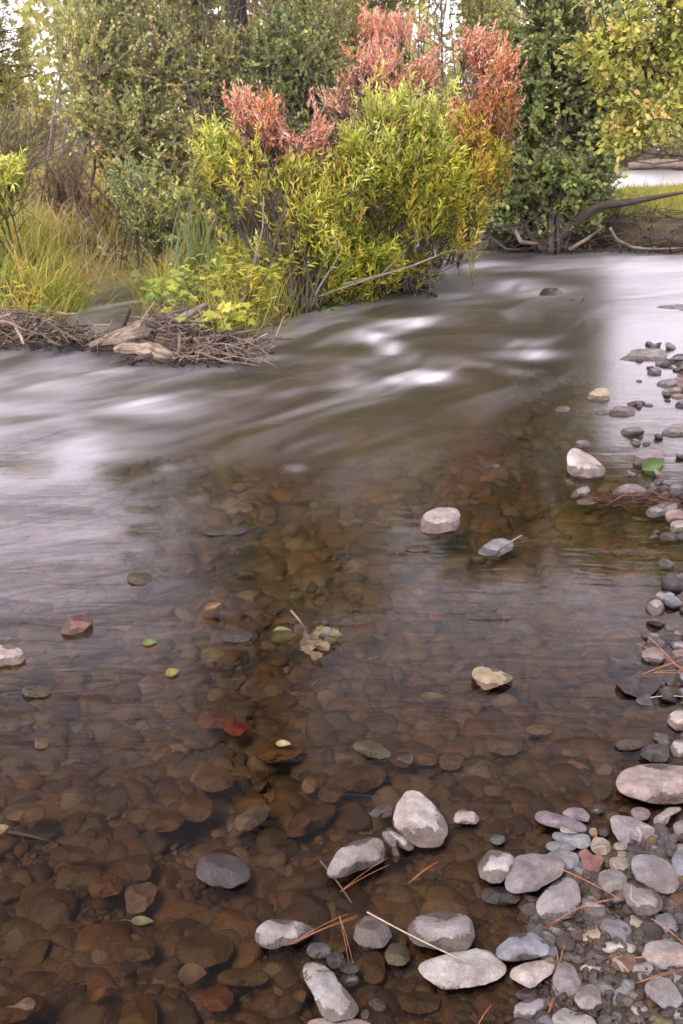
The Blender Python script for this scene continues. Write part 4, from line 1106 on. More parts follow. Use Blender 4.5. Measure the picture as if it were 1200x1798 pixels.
plant('cottonwood_sapling', 'olive tree filling the background above the salmon red willow', 'tree', gy(640, 19),
      [(600, 40, 80, 80, 19, 1.2, 300, OLIVE), (680, -70, 100, 90, 19.5, 1.2, 320, OLIVE), (700, -260, 150, 140, 19.8, 1.8, 460, OLIVE), (650, 140, 90, 60, 18, 1, 200, DARKG), (560, 250, 200, 80, 16.5, 1.0, 300, DARKG)], 14, **T)
plant('background_tree', 'thin pale tree half veiling the sky gap behind the salmon willow', 'tree', gy(770, 24), [(770, 50, 34, 70, 24, 1.0, 60, HAZG), (765, 130, 50, 50, 24, 1, 70, HAZG), (765, -70, 50, 70, 24, 1, 70, HAZG)], 16, **T)
plant('cottonwood_sapling', 'olive tree between the pale sky gap and the alder', 'tree', gy(855, 18.5),
      [(850, 20, 60, 70, 18.5, 1.1, 280, OLIVE), (830, -100, 90, 90, 19, 1.2, 300, OLIVE), (830, -260, 120, 110, 19, 1.6, 320, OLIVE), (860, 160, 80, 80, 18, 1, 240, OLIVE), (820, 290, 100, 60, 17, .8, 220, DARKG)], 15, **T)
# bare twiggy shrub with purple-grey stems
r = np.random.default_rng(77)


def bare_shrub(name, label, base, tips, seed, rad=.012, mat=None, n=18, sub=7):
    r = np.random.default_rng(seed)
    root = tag(empty(name, base), label, 'shrub')
    L = []
    for i in range(n):
        u, v, y, sp = tips
        e = PY(u + r.normal() * sp, v + r.normal() * sp * .55, y + r.normal() * .35)
        b = np.array(base) + np.array([r.normal() * .15, r.normal() * .1, -.03])
        t = np.linspace(0, 1, 8)[:, None]
        c = b * .5 + e * .5 + np.array([0, 0, .15 * np.linalg.norm(e - b)])
        p = (1 - t) ** 2 * b + 2 * t * (1 - t) * c + t ** 2 * e + np.cumsum(r.normal(size=(8, 3)) * .02, 0)
        L.append((p, rad * (1 - .8 * t[:, 0])))
        for j in range(sub):
            a = p[r.integers(3, 8)]
            q = a + nrm(nrm(e - b) + r.normal(size=3) * .45) * r.uniform(.25, .8)
            L.append((np.array([a, a * .5 + q * .5 + r.normal(size=3) * .03, q]), rad * .3 * np.array([1, .7, .3])))
    tube_obj('bare_stems', L, mat or M_GREYSTEM, root)
    return root


bare_shrub('bare_shrub', 'leafless shrub of fine purple-grey twigs high in the background thicket', gy(345, 15.6), (365, 30, 15.4, 60), 5, .014, None, 26, 12)
bare_shrub('bare_shrub', 'dark leafless branches arching in at the left edge', gy(-60, 12), (40, 235, 12, 55), 6, .012, M_STEM, 14, 7)
plant('background_shrub', 'soft pale green shrub behind the dark branches at the left edge', 'shrub', gy(0, 14.5), [(5, 230, 70, 80, 14.5, .8, 200, HAZG)], 21, **dict(T, leaf='lance', ll=.08, lw=.018, upb=1.0))
plant('background_shrub', 'bright yellow-green shrub low at the left edge', 'shrub', gy(-10, 9.2), [(5, 300, 45, 45, 9.2, .3, 70, TIPG), (-40, 340, 60, 70, 9.2, .3, 70, YGR)], 22, **dict(W, stems=5))
plant('background_shrub', 'greyish sage-leaved shrub under the thicket', 'shrub', gy(225, 11.6), [(225, 300, 50, 45, 11.6, .35, 70, SAGE), (250, 360, 55, 40, 11.4, .35, 60, OLIVE)], 23, **dict(W, stems=6, ll=.08))
plant('background_shrub', 'tan dried shrub above the left grass bank', 'shrub', gy(120, 13), [(110, 290, 70, 55, 13, .6, 130, [((.30, .20, .09), 3), ((.24, .19, .08), 2)])], 24, **dict(T, leaf='lance', ll=.07, lw=.014, upb=1.1))
plant('background_shrub', 'shadowy green shrub low between thicket and willow', 'shrub', gy(330, 11.8), [(330, 350, 70, 45, 11.8, .5, 130, OLIVE), (290, 400, 50, 30, 11.5, .4, 60, DARKG)], 25, **dict(T, ll=.06, lw=.04, shoot=.3))
# the tall pine whose dark trunk shows behind the thicket
def pine(label, x, y, h, r0, seed, nb=90, low=.35, pal=None):
    r = np.random.default_rng(seed)
    z0 = hz(x, y)
    root = tag(empty('pine_tree', (x, y, z0)), label, 'tree')
    t = np.linspace(0, 1, 14)
    p = np.stack([x + .15 * np.sin(t * 4 + seed), y + .1 * np.cos(t * 3), z0 - .1 + t * h], -1)
    L = [(p, r0 * (1 - .85 * t))]
    pos, dd, nn = [], [], []
    for i in range(nb):
        f = low + (1 - low) * (i + r.random()) / nb
        a = r.uniform(0, 6.28)
        le = (1.15 - f) * h * .27 * r.uniform(.6, 1.15)
        s = np.array([np.interp(f, t, p[:, 0]), np.interp(f, t, p[:, 1]), z0 + f * h])
        d = np.array([math.cos(a), math.sin(a), r.uniform(-.15, .3)])
        e = s + d * le
        L.append((np.array([s, s * .5 + e * .5 - UPZ * .05 * le, e]), np.array([.05, .03, .012]) * r0 / .2))
        for j in range(16):
            q = s + (e - s) * r.uniform(.25, 1.02) + r.normal(size=3) * .22
            m = 11
            pos.append(np.repeat(q[None], m, 0)); dd.append(nrm(r.normal(size=(m, 3)) + d * .8 + UPZ * .3)); nn.append(r.normal(size=(m, 3)))
    tube_obj('trunk', L, M_PINEBARK, root, 9)
    pos, dd, nn = map(np.concatenate, (pos, dd, nn))
    n = len(pos)
    leaf_mesh('crown', pos, dd, nn, r.uniform(.14, .26, n), np.full(n, .022), pick(r, n, pal or [((.055, .075, .03), 3), ((.09, .10, .04), 2), ((.04, .05, .022), 2)]), M_LEAF, root, 'kite')


x_, y_ = PY(425, 60, 20)[:2]
pine('tall pine with a dark trunk behind the thicket', x_, y_, 13.5, .26, 3, 110, .30)
x_, y_ = PY(20, 60, 27)[:2]
pine('soft green pine left of the bright sky gap', x_ - .8, y_, 6.2, .16, 8, 110, .05, HAZG + OLIVE)
# far bank on the right
FB = dict(T, ll=.13, lw=.09, shoot=.8, stems=8)
for i, (u, y, lobes, lab) in enumerate([
    (1150, 45, [(1150, 225, 70, 45, 45, 1.6, 170, OLIVE), (1130, 250, 50, 25, 44, 1.2, 60, [((.25, .17, .09), 2), ((.17, .15, .07), 2)])], 'olive shrub on the far bank under the leaning branches'),
    (1190, 48, [(1190, 110, 60, 90, 48, 1.8, 260, OLIVE), (1210, 220, 60, 50, 47, 1.6, 120, DARKG)], 'tall far-bank tree at the right edge beyond the bend'),
    (1075, 50, [(1080, 150, 45, 80, 50, 1.6, 190, YOL), (1085, 235, 40, 40, 49, 1.4, 100, OLIVE)], 'pale far-bank tree seen between alder and leaning branches'),
    (1290, 46, [(1290, 120, 90, 120, 46, 2, 260, OLIVE)], 'far-bank tree just beyond the right edge')]):
    plant('far_bank_tree', lab, 'tree', gy(u, y), lobes, 40 + i, **FB)
for i, (u, y, lobes, lab) in enumerate([
    (-120, 24, [(-120, 100, 90, 130, 24, 1.5, 300, HAZG), (-140, 250, 100, 80, 22, 1.2, 200, HAZG)], 'pale green tree beyond the left edge'),
    (60, 34, [(70, 190, 60, 50, 34, 1.6, 150, HAZG)], 'low hazy tree at the foot of the bright sky gap'),
    (760, 30, [(765, 175, 60, 60, 30, 1.4, 180, HAZG)], 'hazy tree at the foot of the sky gap behind the salmon willow'),
    (140, 22, [(150, 20, 45, 120, 22, 1.2, 190, OLIVE)], 'slim olive tree right of the bright sky gap')]):
    plant('background_tree', lab, 'tree', gy(u, y), lobes, 60 + i, **dict(T, ll=.11, lw=.075, stems=6))
for i, (u, y, dv, pal_, lab) in enumerate([(150, 27, 0, HAZG, 'hazy olive tree far behind the leafy grey-stemmed sapling'), (250, 30, 20, OLIVE, 'olive tree far behind the bare-stemmed sapling'), (340, 26, -10, HAZG, 'hazy tree behind the purple-grey twigs'),
                                      (440, 29, 10, OLIVE, 'olive tree in the gap beside the dark pine trunk'), (540, 27, -10, HAZG, 'hazy olive tree far behind the denser green tree'), (660, 32, 0, OLIVE, 'olive tree far behind the salmon red willow'), (890, 29, 0, HAZG, 'hazy tree far behind the alder')]):
    plant('background_tree', lab, 'tree', gy(u, y), [(u, 80 + dv, 62, 120, y, 1.5, 210, pal_), (u + 10, 230, 62, 60, y - 1, 1.2, 120, pal_), (u - 8, -90 + dv, 60, 80, y, 1.4, 120, pal_)], 80 + i, **dict(T, ll=.095, lw=.065, stems=7))
# the wood beyond, one mass
r = np.random.default_rng(9)
n = 60000
x = r.uniform(-75, 75, n); y = r.uniform(58, 84, n)
y = np.where(np.abs(x) > 40, y - (np.abs(x) - 40) * .6, y)
uc = 600 + 1750 * x / y
gapf = np.exp(-((uc - 62) / 34) ** 4) + np.exp(-((uc - 762) / 20) ** 4) + sstep((uc - 960) / 170)
hmax = 10.5 + 2.5 * fbm(np.stack([x * .16, y * .12, 0 * x], -1), 8) - 7.2 * np.clip(gapf, 0, 1)
z = H(x, y) + r.random(n) ** .8 * hmax
tag(leaf_mesh('far_woods', np.stack([x, y, z], -1), r.normal(size=(n, 3)), r.normal(size=(n, 3)), r.uniform(.35, .7, n), r.uniform(.25, .5, n), pick(r, n, HAZG + OLIVE), M_LEAF, None, 'kite'), kind='stuff')


# ------------------------------------------------------------------ grass
def grass(name, xy, hgt, wid, pal, seed, lean=.35, arch=.5, parent=None, mat=None):
    r = np.random.default_rng(seed)
    n = len(xy)
    z = H(xy[:, 0], xy[:, 1])
    a = r.uniform(0, 6.28, n)
    d = np.stack([np.cos(a), np.sin(a), 0 * a], -1)
    h = hgt * r.uniform(.3, 1.25, n)
    ln = lean * r.uniform(.2, 1.3, n)
    K = 6
    t = np.linspace(0, 1, K)
    ar = arch * r.uniform(.2, 1.6, n)
    p = np.stack([xy[:, 0], xy[:, 1], z - .02], -1)[:, None] + d[:, None] * (h[:, None] * (ln[:, None] * t + ar[:, None] * t ** 2.4 * .6))[..., None] + UPZ * (h[:, None] * (t - .45 * ar[:, None] * t ** 3))[..., None]
    b = r.uniform(0, 6.28, n)
    s = np.stack([np.cos(b), np.sin(b), 0 * b], -1)
    w = wid * r.uniform(.6, 1.3, n)[:, None] * np.array([.8, 1, .95, .75, .45, .05])[None]
    V = np.stack([p - s[:, None] * w[..., None] / 2, p + s[:, None] * w[..., None] / 2], 2).reshape(n, K * 2, 3)
    i = np.arange(K - 1) * 2
    q = np.stack([i, i + 1, i + 3, i + 2], -1)
    F = (q[None] + (np.arange(n) * K * 2)[:, None, None]).reshape(-1, 4)
    c = np.repeat(pick(r, n, pal), K * 2, 0)
    return mesh_obj(name, V.reshape(-1, 3), [F], mat or M_GRASS, parent, col=c)


def in_poly(poly, n, r, zmin=-.02, clump=0, margin=.0):
    out = []
    lo, hi = poly.min(0), poly.max(0)
    while len(out) < n:
        q = r.uniform(lo, hi, (n * 2, 2))
        k_ = sdist(poly, q[:, 0], q[:, 1]) > margin
        q = q[k_]
        if clump:
            f = fbm(np.stack([q[:, 0] * clump, q[:, 1] * clump, 0 * q[:, 0]], -1), 17)
            q = q[f + r.random(len(q)) * .8 > .25]
        out += list(q)
    return np.array(out[:n])


GY = [((.52, .48, .10), 4), ((.40, .43, .085), 3), ((.62, .49, .17), 3.4), ((.26, .32, .06), 2), ((.60, .34, .10), .7)]
GT = [((.62, .48, .23), 4), ((.68, .57, .32), 3), ((.52, .35, .17), 1.8), ((.46, .45, .14), 3.4)]
GG_ = [((.24, .33, .075), 4), ((.34, .40, .085), 3), ((.48, .43, .12), 1.6)]
r = np.random.default_rng(31)
LB = poly_world([(-700, 590), (-80, 572), (60, 568), (128, 568), (140, 540), (140, 492), (110, 470), (0, 470), (-90, 480), (-700, 480)])
tag(grass('riverside_grass', in_poly(LB, 7000, r, clump=2.2), .42, .011, GY + GG_[:2], 1, .3, .55), kind='stuff')
LB2 = poly_world([(-700, 478), (-100, 478), (166, 494), (215, 470), (300, 450), (330, 415), (200, 392), (-150, 400), (-700, 400)])
tag(grass('dry_grass', in_poly(LB2, 13000, r, clump=1.6), .46, .010, GT, 2, .35, .8), kind='stuff')
LB3 = poly_world([(-900, 420), (400, 432), (700, 414), (780, 392), (600, 330), (-900, 330)])
tag(grass('meadow_grass', in_poly(LB3, 19000, r), .55, .011, GT + GY, 3, .35, .6), kind='stuff')
ig = in_poly(ISLAND, 5600, r, clump=1.4, margin=.05)
lq = np.array([P(158, 610)[:2], P(292, 575)[:2]])
lt = np.clip(((ig - lq[0]) @ (lq[1] - lq[0])) / ((lq[1] - lq[0]) ** 2).sum(), -.1, 1.3)
ig = ig[np.linalg.norm(ig - lq[0] - lt[:, None] * (lq[1] - lq[0]), axis=1) > .30]
ig = ig[(ig[:, 1] > P(300, 600)[1])]
tag(grass('island_grass', ig, .36, .007, GG_ + GY, 4, .35, .5), kind='stuff')
AB = poly_world([(1045, 418), (1110, 424), (1200, 430), (1500, 440), (1400, 352), (1200, 356), (1090, 362)])
tag(grass('far_bank_grass', in_poly(AB, 15000, r), .25, .009, GG_ + GY, 5, .35, .6), kind='stuff')
FBP = np.array([P(1050, 294)[:2], P(1600, 288)[:2], (60, 60), (16, 60)])
tag(grass('distant_grass', in_poly(FBP, 3000, r), .6, .04, GT, 6, .35, .6), kind='stuff')
# tufts one can tell apart
def tuft(name, label, u, v, n, h, wd, pal, seed, sp=.10, lean=.25, arch=.4):
    r = np.random.default_rng(seed)
    b = gp(u, v)
    return tag(grass(name, np.array(b[:2]) + r.normal(size=(n, 2)) * sp, h, wd, pal, seed, lean, arch), label, 'grass')


tuft('grass_tuft', 'leaning straw and green grass on the near side of the inlet', 238, 545, 130, .5, .009, GY + GG_, 31, .10, .4, .6)
tuft('grass_tuft', 'grass hanging over the inlet from the left grass bank', 140, 555, 170, .5, .009, GY + GG_, 32, .12, .5, .8)
tuft('grass_tuft', 'tangled grass at the back of the inlet under the thicket', 225, 455, 260, .6, .009, GT + GG_, 33, .3, .4, .8)
tuft('reed_tuft', 'tall grey-green reeds upright between the thicket and the willow', 350, 500, 90, .85, .018, [((.24, .29, .15), 3), ((.20, .25, .09), 2)], 1, .13, .15, .25)
tuft('grass_tuft', 'bright yellow-green grass tuft at the left water edge above the driftwood', 85, 566, 300, .56, .0115, GY + GG_, 2, .15, .4, .7)
tuft('grass_tuft', 'second yellow grass tuft, close to the left edge', 25, 560, 180, .50, .0105, GY, 3, .16, .35, .5)
tuft('grass_tuft', 'arching straw-orange grass tuft at the back of the side channel', 165, 468, 420, .60, .008, GT, 4, .2, .45, 1.1)
tuft('grass_tuft', 'low green grass tuft behind the log', 185, 592, 160, .26, .008, GG_, 5, .10, .4, .5)
tuft('grass_tuft', 'straw-tipped grass by the side channel on the island', 285, 520, 150, .60, .009, GY + GT, 6, .10, .3, .5)
tuft('grass_tuft', 'green grass under the bright willow at the water', 690, 520, 160, .28, .009, GG_, 7, .2, .4, .7)
tuft('grass_tuft', 'tall seed grass on the bank right of the alder', 1120, 375, 120, .55, .012, GT + GG_, 8, .25, .2, .4)


# broad-leaved herbs on the island, each one rooted plant
def herb(label, u, v, h, w, n, kind, ll, lw, pal, seed, mat=None):
    r = np.random.default_rng(seed)
    b = np.array(gp(u, v))
    root = tag(empty('leafy_herb', b), label, 'plant')
    L, pos, dd, nn, cs = [], [], [], [], []
    ns = max(4, n // 7)
    for i in range(ns):
        e = b + np.array([r.normal() * w, r.normal() * w * .7, h * r.uniform(.5, 1.15)])
        t = np.linspace(0, 1, 5)[:, None]
        p = b + (e - b) * t + np.array([0, 0, .25 * h]) * np.sin(t * 3.14)
        L.append((p, .004 * (1 - .7 * t[:, 0])))
        for j in range(n // ns + 1):
            q = p[0] + (p[-1] - p[0]) * r.uniform(.25, 1) + np.array([0, 0, .15 * h]) + r.normal(size=3) * .035
            pos.append(q); dd.append(np.array([r.normal(), r.normal() - .25, r.uniform(-.35, .35)])); nn.append(UPZ + r.normal(size=3) * .35 + np.array([0, -.35, 0]))
    tube_obj('stems', L, M_STEM, root)
    m = len(pos)
    k_ = r.uniform(.6, 1.25, m)
    leaf_mesh('leaves', np.array(pos), np.array(dd), np.array(nn), ll * k_, lw * k_, pick(r, m, pal), mat or M_LEAF, root, kind)


HY = [((.48, .50, .09), 3), ((.36, .43, .08), 3), ((.58, .50, .12), 1.2)]
HG = [((.26, .35, .10), 3), ((.19, .27, .07), 2), ((.38, .40, .11), 1.4)]
herb('yellow-green lobed-leaf plant leaning over the grey branch of the log', 375, 590, .20, .16, 60, 'maple', .10, .10, HY, 1)
herb('lobed-leaf plant with longer leaves right of the log branch', 425, 588, .16, .13, 36, 'maple', .09, .09, HY, 2)
herb('pale green lobed plant at the edge of the side channel', 262, 545, .30, .13, 40, 'maple', .085, .085, HG, 3)
herb('tall pale herb behind the log with lobed leaves', 300, 560, .28, .18, 60, 'maple', .08, .08, HG + HY, 4)
herb('low leafy plant behind the yellow-green lobed one', 345, 545, .26, .18, 70, 'ovate', .07, .045, HG, 5)
herb('bushy green herb in the middle of the island', 440, 540, .34, .2, 110, 'lance', .10, .026, GRN, 6)
herb('big-leaved milky green plant at the foot of the bright willow', 660, 470, .42, .10, 26, 'ovate', .15, .07, [((.16, .24, .07), 2), ((.13, .2, .06), 1)], 7)
herb('bright leafy sprawl at the waterline under the bright willow', 575, 538, .17, .2, 80, 'ovate', .085, .04, [((.16, .24, .025), 2), ((.11, .18, .02), 2)], 8)
herb('leafy sprawl along the waterline left of the willow roots', 640, 515, .2, .2, 80, 'ovate', .085, .038, [((.18, .25, .03), 2), ((.12, .18, .02), 2)], 9)
herb('brown-tinged plant at the island tip', 480, 568, .22, .14, 50, 'ovate', .07, .035, [((.20, .14, .05), 2), ((.17, .18, .05), 2)], 10)
herb('green weeds among the driftwood at the left edge', 60, 590, .12, .12, 40, 'ovate', .06, .035, HG, 11)
herb('leafy green weeds spilling over the front of the yellow grass', 120, 560, .3, .16, 80, 'lance', .09, .024, YGR + GRN, 17)
herb('ochre-leaved weeds between the two yellow grass tufts', 60, 545, .5, .16, 90, 'lance', .09, .022, ORA + YGR, 18)
herb('tall leafy herb at the back of the island beside the reeds', 300, 500, .42, .2, 110, 'lance', .10, .024, GRN + OLIVE, 20)
herb('dense pale-leaved plant in front of the reeds', 345, 530, .30, .2, 90, 'ovate', .07, .04, HY + HG, 21)
herb('yellowish herb with narrow leaves left of the dead sapling', 395, 535, .32, .18, 100, 'lance', .09, .022, YGR, 22)
herb('leafy shrublet on the main bank behind the side channel', 250, 450, .5, .3, 140, 'ovate', .07, .04, OLIVE, 23)
herb('grey-green herb on the main bank behind the reeds', 350, 440, .5, .35, 150, 'lance', .10, .024, SAGE + OLIVE, 24)
herb('reddish-tipped herb at the right foot of the island herbs', 455, 560, .24, .14, 60, 'lance', .08, .022, ORA + GRN, 25)
herb('weeds with small leaves on the left grass bank', 45, 545, .22, .18, 60, 'ovate', .06, .04, HG, 12)
herb('dull green herbs by the reeds', 390, 505, .30, .22, 110, 'lance', .10, .024, OLIVE + GRN, 13)
herb('herbs filling the gap between island grass and the first willow', 490, 510, .34, .24, 130, 'lance', .10, .024, GRN + YGR, 14)
herb('drooping yellowish leaves on the bank right of the alder', 1085, 385, .35, .25, 90, 'ovate', .08, .05, YOL, 15)
herb('small green herb hanging over the dark undercut bank', 1140, 402, .16, .2, 50, 'ovate', .07, .04, HG, 16)
# ------------------------------------------------------------------ driftwood, roots, twigs
def smooth_line(pts, K):
    pts = np.array(pts, float)
    d = np.concatenate([[0], np.cumsum(np.linalg.norm(np.diff(pts, axis=0), axis=1))])
    t = np.linspace(0, d[-1], K)
    q = np.stack([np.interp(t, d, pts[:, i]) for i in range(3)], -1)
    for _ in range(3):
        q[1:-1] = (q[:-2] + q[1:-1] * 2 + q[2:]) / 4
    return q


def log(name, label, cat, pts, radii, mat, seed, K=60, sides=28, rough=.12, knots=.0, group=None, parent=None):
    r = np.random.default_rng(seed)
    p = smooth_line(pts, K)
    rr = np.interp(np.linspace(0, 1, K), np.linspace(0, 1, len(radii)), radii)
    V, F, G = tubes([(p, rr)], sides)
    c = np.repeat(p, sides, 0)
    o = V - c
    th = np.tile(np.arange(sides) / sides * 6.283, K)
    al_ = np.repeat(np.linspace(0, 1, K) * np.linalg.norm(p[-1] - p[0]), sides)
    q = np.stack([np.cos(th) * 1.6, np.sin(th) * 1.6, al_ * 2.2], -1) + seed * 3.1
    k_ = 1 + rough * 2 * fbm(q, seed) + rough * fbm(q * np.array([3, 3, 1.0]), seed + 5) + knots * np.maximum(fbm(q * 1.3, seed + 2), 0) - rough * .9 * np.abs(fbm(q * np.array([4.5, 4.5, .7]), seed + 9, 2))
    V = c + o * k_[:, None]
    # broken ends
    n = len(V)
    V = np.concatenate([V, [p[0] + nrm(p[0] - p[1]) * rr[0] * .35, p[-1] + nrm(p[-1] - p[-2]) * rr[-1] * .5]])
    G = np.concatenate([G, G[:1], G[-1:]])
    s_ = np.arange(sides)
    T = np.concatenate([np.stack([(s_ + 1) % sides, s_, np.full(sides, n)], -1), np.stack([n - sides + s_, n - sides + (s_ + 1) % sides, np.full(sides, n + 1)], -1)])
    o_ = mesh_obj(name, V, [F, T], mat, parent, smooth=True, vec=dict(grain=G), loc=None if parent else p[len(p) // 2])
    if not parent: tag(o_, label, cat, group)
    return o_


b0, b1 = P(158, 610, .03), P(292, 575, .13)
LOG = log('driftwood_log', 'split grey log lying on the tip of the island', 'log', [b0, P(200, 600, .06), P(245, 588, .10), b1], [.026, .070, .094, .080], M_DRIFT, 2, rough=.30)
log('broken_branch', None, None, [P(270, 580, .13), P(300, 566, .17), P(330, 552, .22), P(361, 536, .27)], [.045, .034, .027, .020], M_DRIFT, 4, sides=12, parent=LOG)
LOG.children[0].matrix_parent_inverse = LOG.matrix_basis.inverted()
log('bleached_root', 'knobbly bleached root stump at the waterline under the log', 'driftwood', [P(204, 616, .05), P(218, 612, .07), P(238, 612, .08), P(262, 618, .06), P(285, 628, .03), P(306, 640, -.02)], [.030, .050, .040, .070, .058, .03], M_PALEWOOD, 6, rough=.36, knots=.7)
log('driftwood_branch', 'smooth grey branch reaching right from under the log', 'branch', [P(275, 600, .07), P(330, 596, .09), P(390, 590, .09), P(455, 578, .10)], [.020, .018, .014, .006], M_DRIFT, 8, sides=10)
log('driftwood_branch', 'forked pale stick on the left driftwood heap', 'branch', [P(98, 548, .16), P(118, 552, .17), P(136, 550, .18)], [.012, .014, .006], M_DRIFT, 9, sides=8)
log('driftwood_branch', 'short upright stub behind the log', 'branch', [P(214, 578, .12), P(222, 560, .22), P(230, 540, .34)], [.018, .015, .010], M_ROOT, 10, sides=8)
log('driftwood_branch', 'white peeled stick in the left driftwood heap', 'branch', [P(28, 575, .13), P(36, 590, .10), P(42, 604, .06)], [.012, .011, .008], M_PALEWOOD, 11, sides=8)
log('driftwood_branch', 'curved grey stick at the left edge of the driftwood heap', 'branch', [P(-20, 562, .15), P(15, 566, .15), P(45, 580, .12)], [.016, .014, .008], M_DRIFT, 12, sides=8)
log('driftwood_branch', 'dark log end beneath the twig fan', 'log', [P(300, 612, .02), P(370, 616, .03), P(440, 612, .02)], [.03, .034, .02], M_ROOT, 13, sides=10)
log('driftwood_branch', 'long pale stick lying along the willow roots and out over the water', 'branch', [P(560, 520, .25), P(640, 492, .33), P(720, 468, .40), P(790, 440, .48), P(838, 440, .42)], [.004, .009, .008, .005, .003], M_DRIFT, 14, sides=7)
log('driftwood_branch', 'second pale stick crossing under the long one by the willow roots', 'branch', [P(600, 500, .22), P(670, 482, .30), P(712, 440, .52)], [.007, .007, .004], M_DRIFT, 15, sides=7)
log('dead_sapling', 'thin dead sapling leaning on the island before the first willow', 'sapling', [gp(420, 545), PY(445, 470, 8.6), PY(462, 400, 8.6), PY(463, 345, 8.7)], [.014, .011, .008, .004], M_GREYSTEM, 16, sides=7)
log('dead_sapling', 'forked grey twig standing over the water before the willows', 'sapling', [gp(535, 548), PY(560, 505, 8.9), PY(592, 455, 8.9), PY(588, 405, 8.9)], [.012, .009, .007, .003], M_GREYSTEM, 17, sides=7)

# a loose mass of twigs caught in the jam: beyond counting
def twig_heap(name, quads, n, seed, rad, mat, ln=(.12, .5), dirs=(1, .6, .32), zs=(0, .12)):
    r = np.random.default_rng(seed)
    L = []
    for i in range(n):
        u0, u1, v0, v1 = quads[r.integers(len(quads))]
        p = P(r.uniform(u0, u1), r.uniform(v0, v1), 0)
        p[2] = max(hz(p[0], p[1]), -.02) + r.uniform(*zs)
        d = nrm(r.normal(size=3) * np.array(dirs)) * r.uniform(*ln)
        q = np.stack([p - d / 2, p - d / 6 + r.normal(size=3) * .02, p + d / 6 + r.normal(size=3) * .02, p + d / 2 + r.normal(size=3) * .02])
        L.append((q, rad * np.clip(math.exp(r.normal() * .55) * .75, .3, 2.6) * np.array([1, .9, .75, .35])))
    return tag(tube_obj(name, L, mat, None, 5), kind='stuff')


twig_heap('twig_litter', [(-30, 150, 582, 614), (-30, 60, 570, 590), (60, 210, 596, 614)], 330, 1, .0050, M_TWIG, zs=(0, .08))
twig_heap('leaf_litter', [(-30, 150, 575, 618), (60, 210, 590, 618)], 240, 11, .006, M_ROOT, (.06, .22), (1, .7, .5), (-.02, .05))
twig_heap('root_litter', [(220, 460, 592, 640), (280, 480, 575, 620), (300, 430, 605, 645)], 360, 2, .0046, M_TWIG, dirs=(1, .5, .30), zs=(-.02, .09))
twig_heap('bark_litter', [(230, 460, 596, 642), (300, 430, 605, 645)], 260, 12, .009, M_ROOT, (.08, .35), (1, .5, .3), (-.04, .03))
twig_heap('bank_roots', [(845, 1060, 412, 440), (870, 1000, 405, 445)], 420, 3, .009, M_ROOT, (.3, 1.0), (1, .5, .5), (.0, .30))
twig_heap('undercut_roots', [(1060, 1330, 426, 444)], 200, 4, .008, M_ROOT, (.25, .7), (1, .4, .4), (.0, .18))
twig_heap('willow_roots', [(640, 740, 488, 518), (690, 740, 470, 515)], 240, 5, .007, M_ROOT, (.2, .55), (.6, .4, .8), (-.02, .22))
twig_heap('far_driftwood', [(1120, 1330, 286, 294)], 110, 6, .05, M_DRIFT, (1, 3.2), (1, .4, .25), (.1, .7))
# fan of long twigs combed by the current at the tip of the island
r = np.random.default_rng(4)
for i in range(16):
    a = P(r.uniform(300, 420), r.uniform(592, 625), r.uniform(.02, .09))
    b = P(r.uniform(430, 500), r.uniform(565, 645), r.uniform(.01, .10))
    lab = ['thin twig of the fan combed by the current at the island tip']
    log('fan_twig', lab[0], 'twig', [a, a * .6 + b * .4 + r.normal(size=3) * .03, a * .3 + b * .7 + r.normal(size=3) * .03, b], [.006, .005, .004, .002], M_TWIG, 50 + i, K=10, sides=5, group='twigs fanned out at the island tip')
log('fan_twig', 'longest twig of the island tip, trailing down into the rapids', 'twig', [P(400, 588, .11), P(450, 605, .09), P(490, 640, .03), P(522, 656, .0)], [.006, .005, .004, .002], M_TWIG, 80, K=12, sides=5)
# alder: leaning limb, roots
log('leaning_limb', 'thick curved limb reaching right from the alder foot over the bank', 'limb', [PY(948, 438, 13.4), PY(985, 412, 13.5), PY(1025, 378, 13.5), PY(1055, 361, 13.4), PY(1105, 356, 13.2), PY(1150, 346, 13.1), PY(1210, 336, 13)], [.095, .085, .070, .052, .040, .030, .018], M_ALDER, 20, sides=12)
log('driftwood_log', 'pale bare log end sticking out left of the alder', 'log', [P(836, 380, .40), P(865, 392, .34), P(905, 403, .28), P(935, 412, .2)], [.05, .075, .08, .06], M_GREYSTEM, 21, sides=12)
for i, (pts_, lab) in enumerate([([(905, 405, .3), (915, 425, .2), (950, 428, .1), (985, 420, .18)], 'looped pale root at the foot of the alder'),
                                ([(860, 415, .2), (890, 438, .05), (930, 440, .03)], 'root dipping to the water left of the alder'),
                                ([(1072, 400, .36), (1082, 420, .22), (1110, 434, .08), (1150, 438, .04), (1230, 434, .05)], 'long pale branch drooping along the undercut bank'),
                                ([(1000, 438, .05), (1030, 420, .16), (1062, 396, .3)], 'thin pale stick propped on the alder roots')]):
    log('exposed_root', lab, 'root', [P(*q) for q in pts_], [.022, .024, .018, .008], M_DRIFT if i != 1 else M_ROOT, 30 + i, sides=8)
log('driftwood_log', 'big pale log lying across the distant bank beyond the bend', 'log', [PY(1105, 292, 42), PY(1150, 287, 42), PY(1210, 290, 41.5), PY(1300, 292, 41)], [.16, .2, .22, .1], M_DRIFT, 40, sides=10)
log('driftwood_log', 'dark root stump on the distant bank beyond the bend', 'stump', [PY(1118, 288, 42.6), PY(1140, 278, 42.8), PY(1158, 258, 43)], [.26, .22, .12], M_ROOT, 41, sides=10)

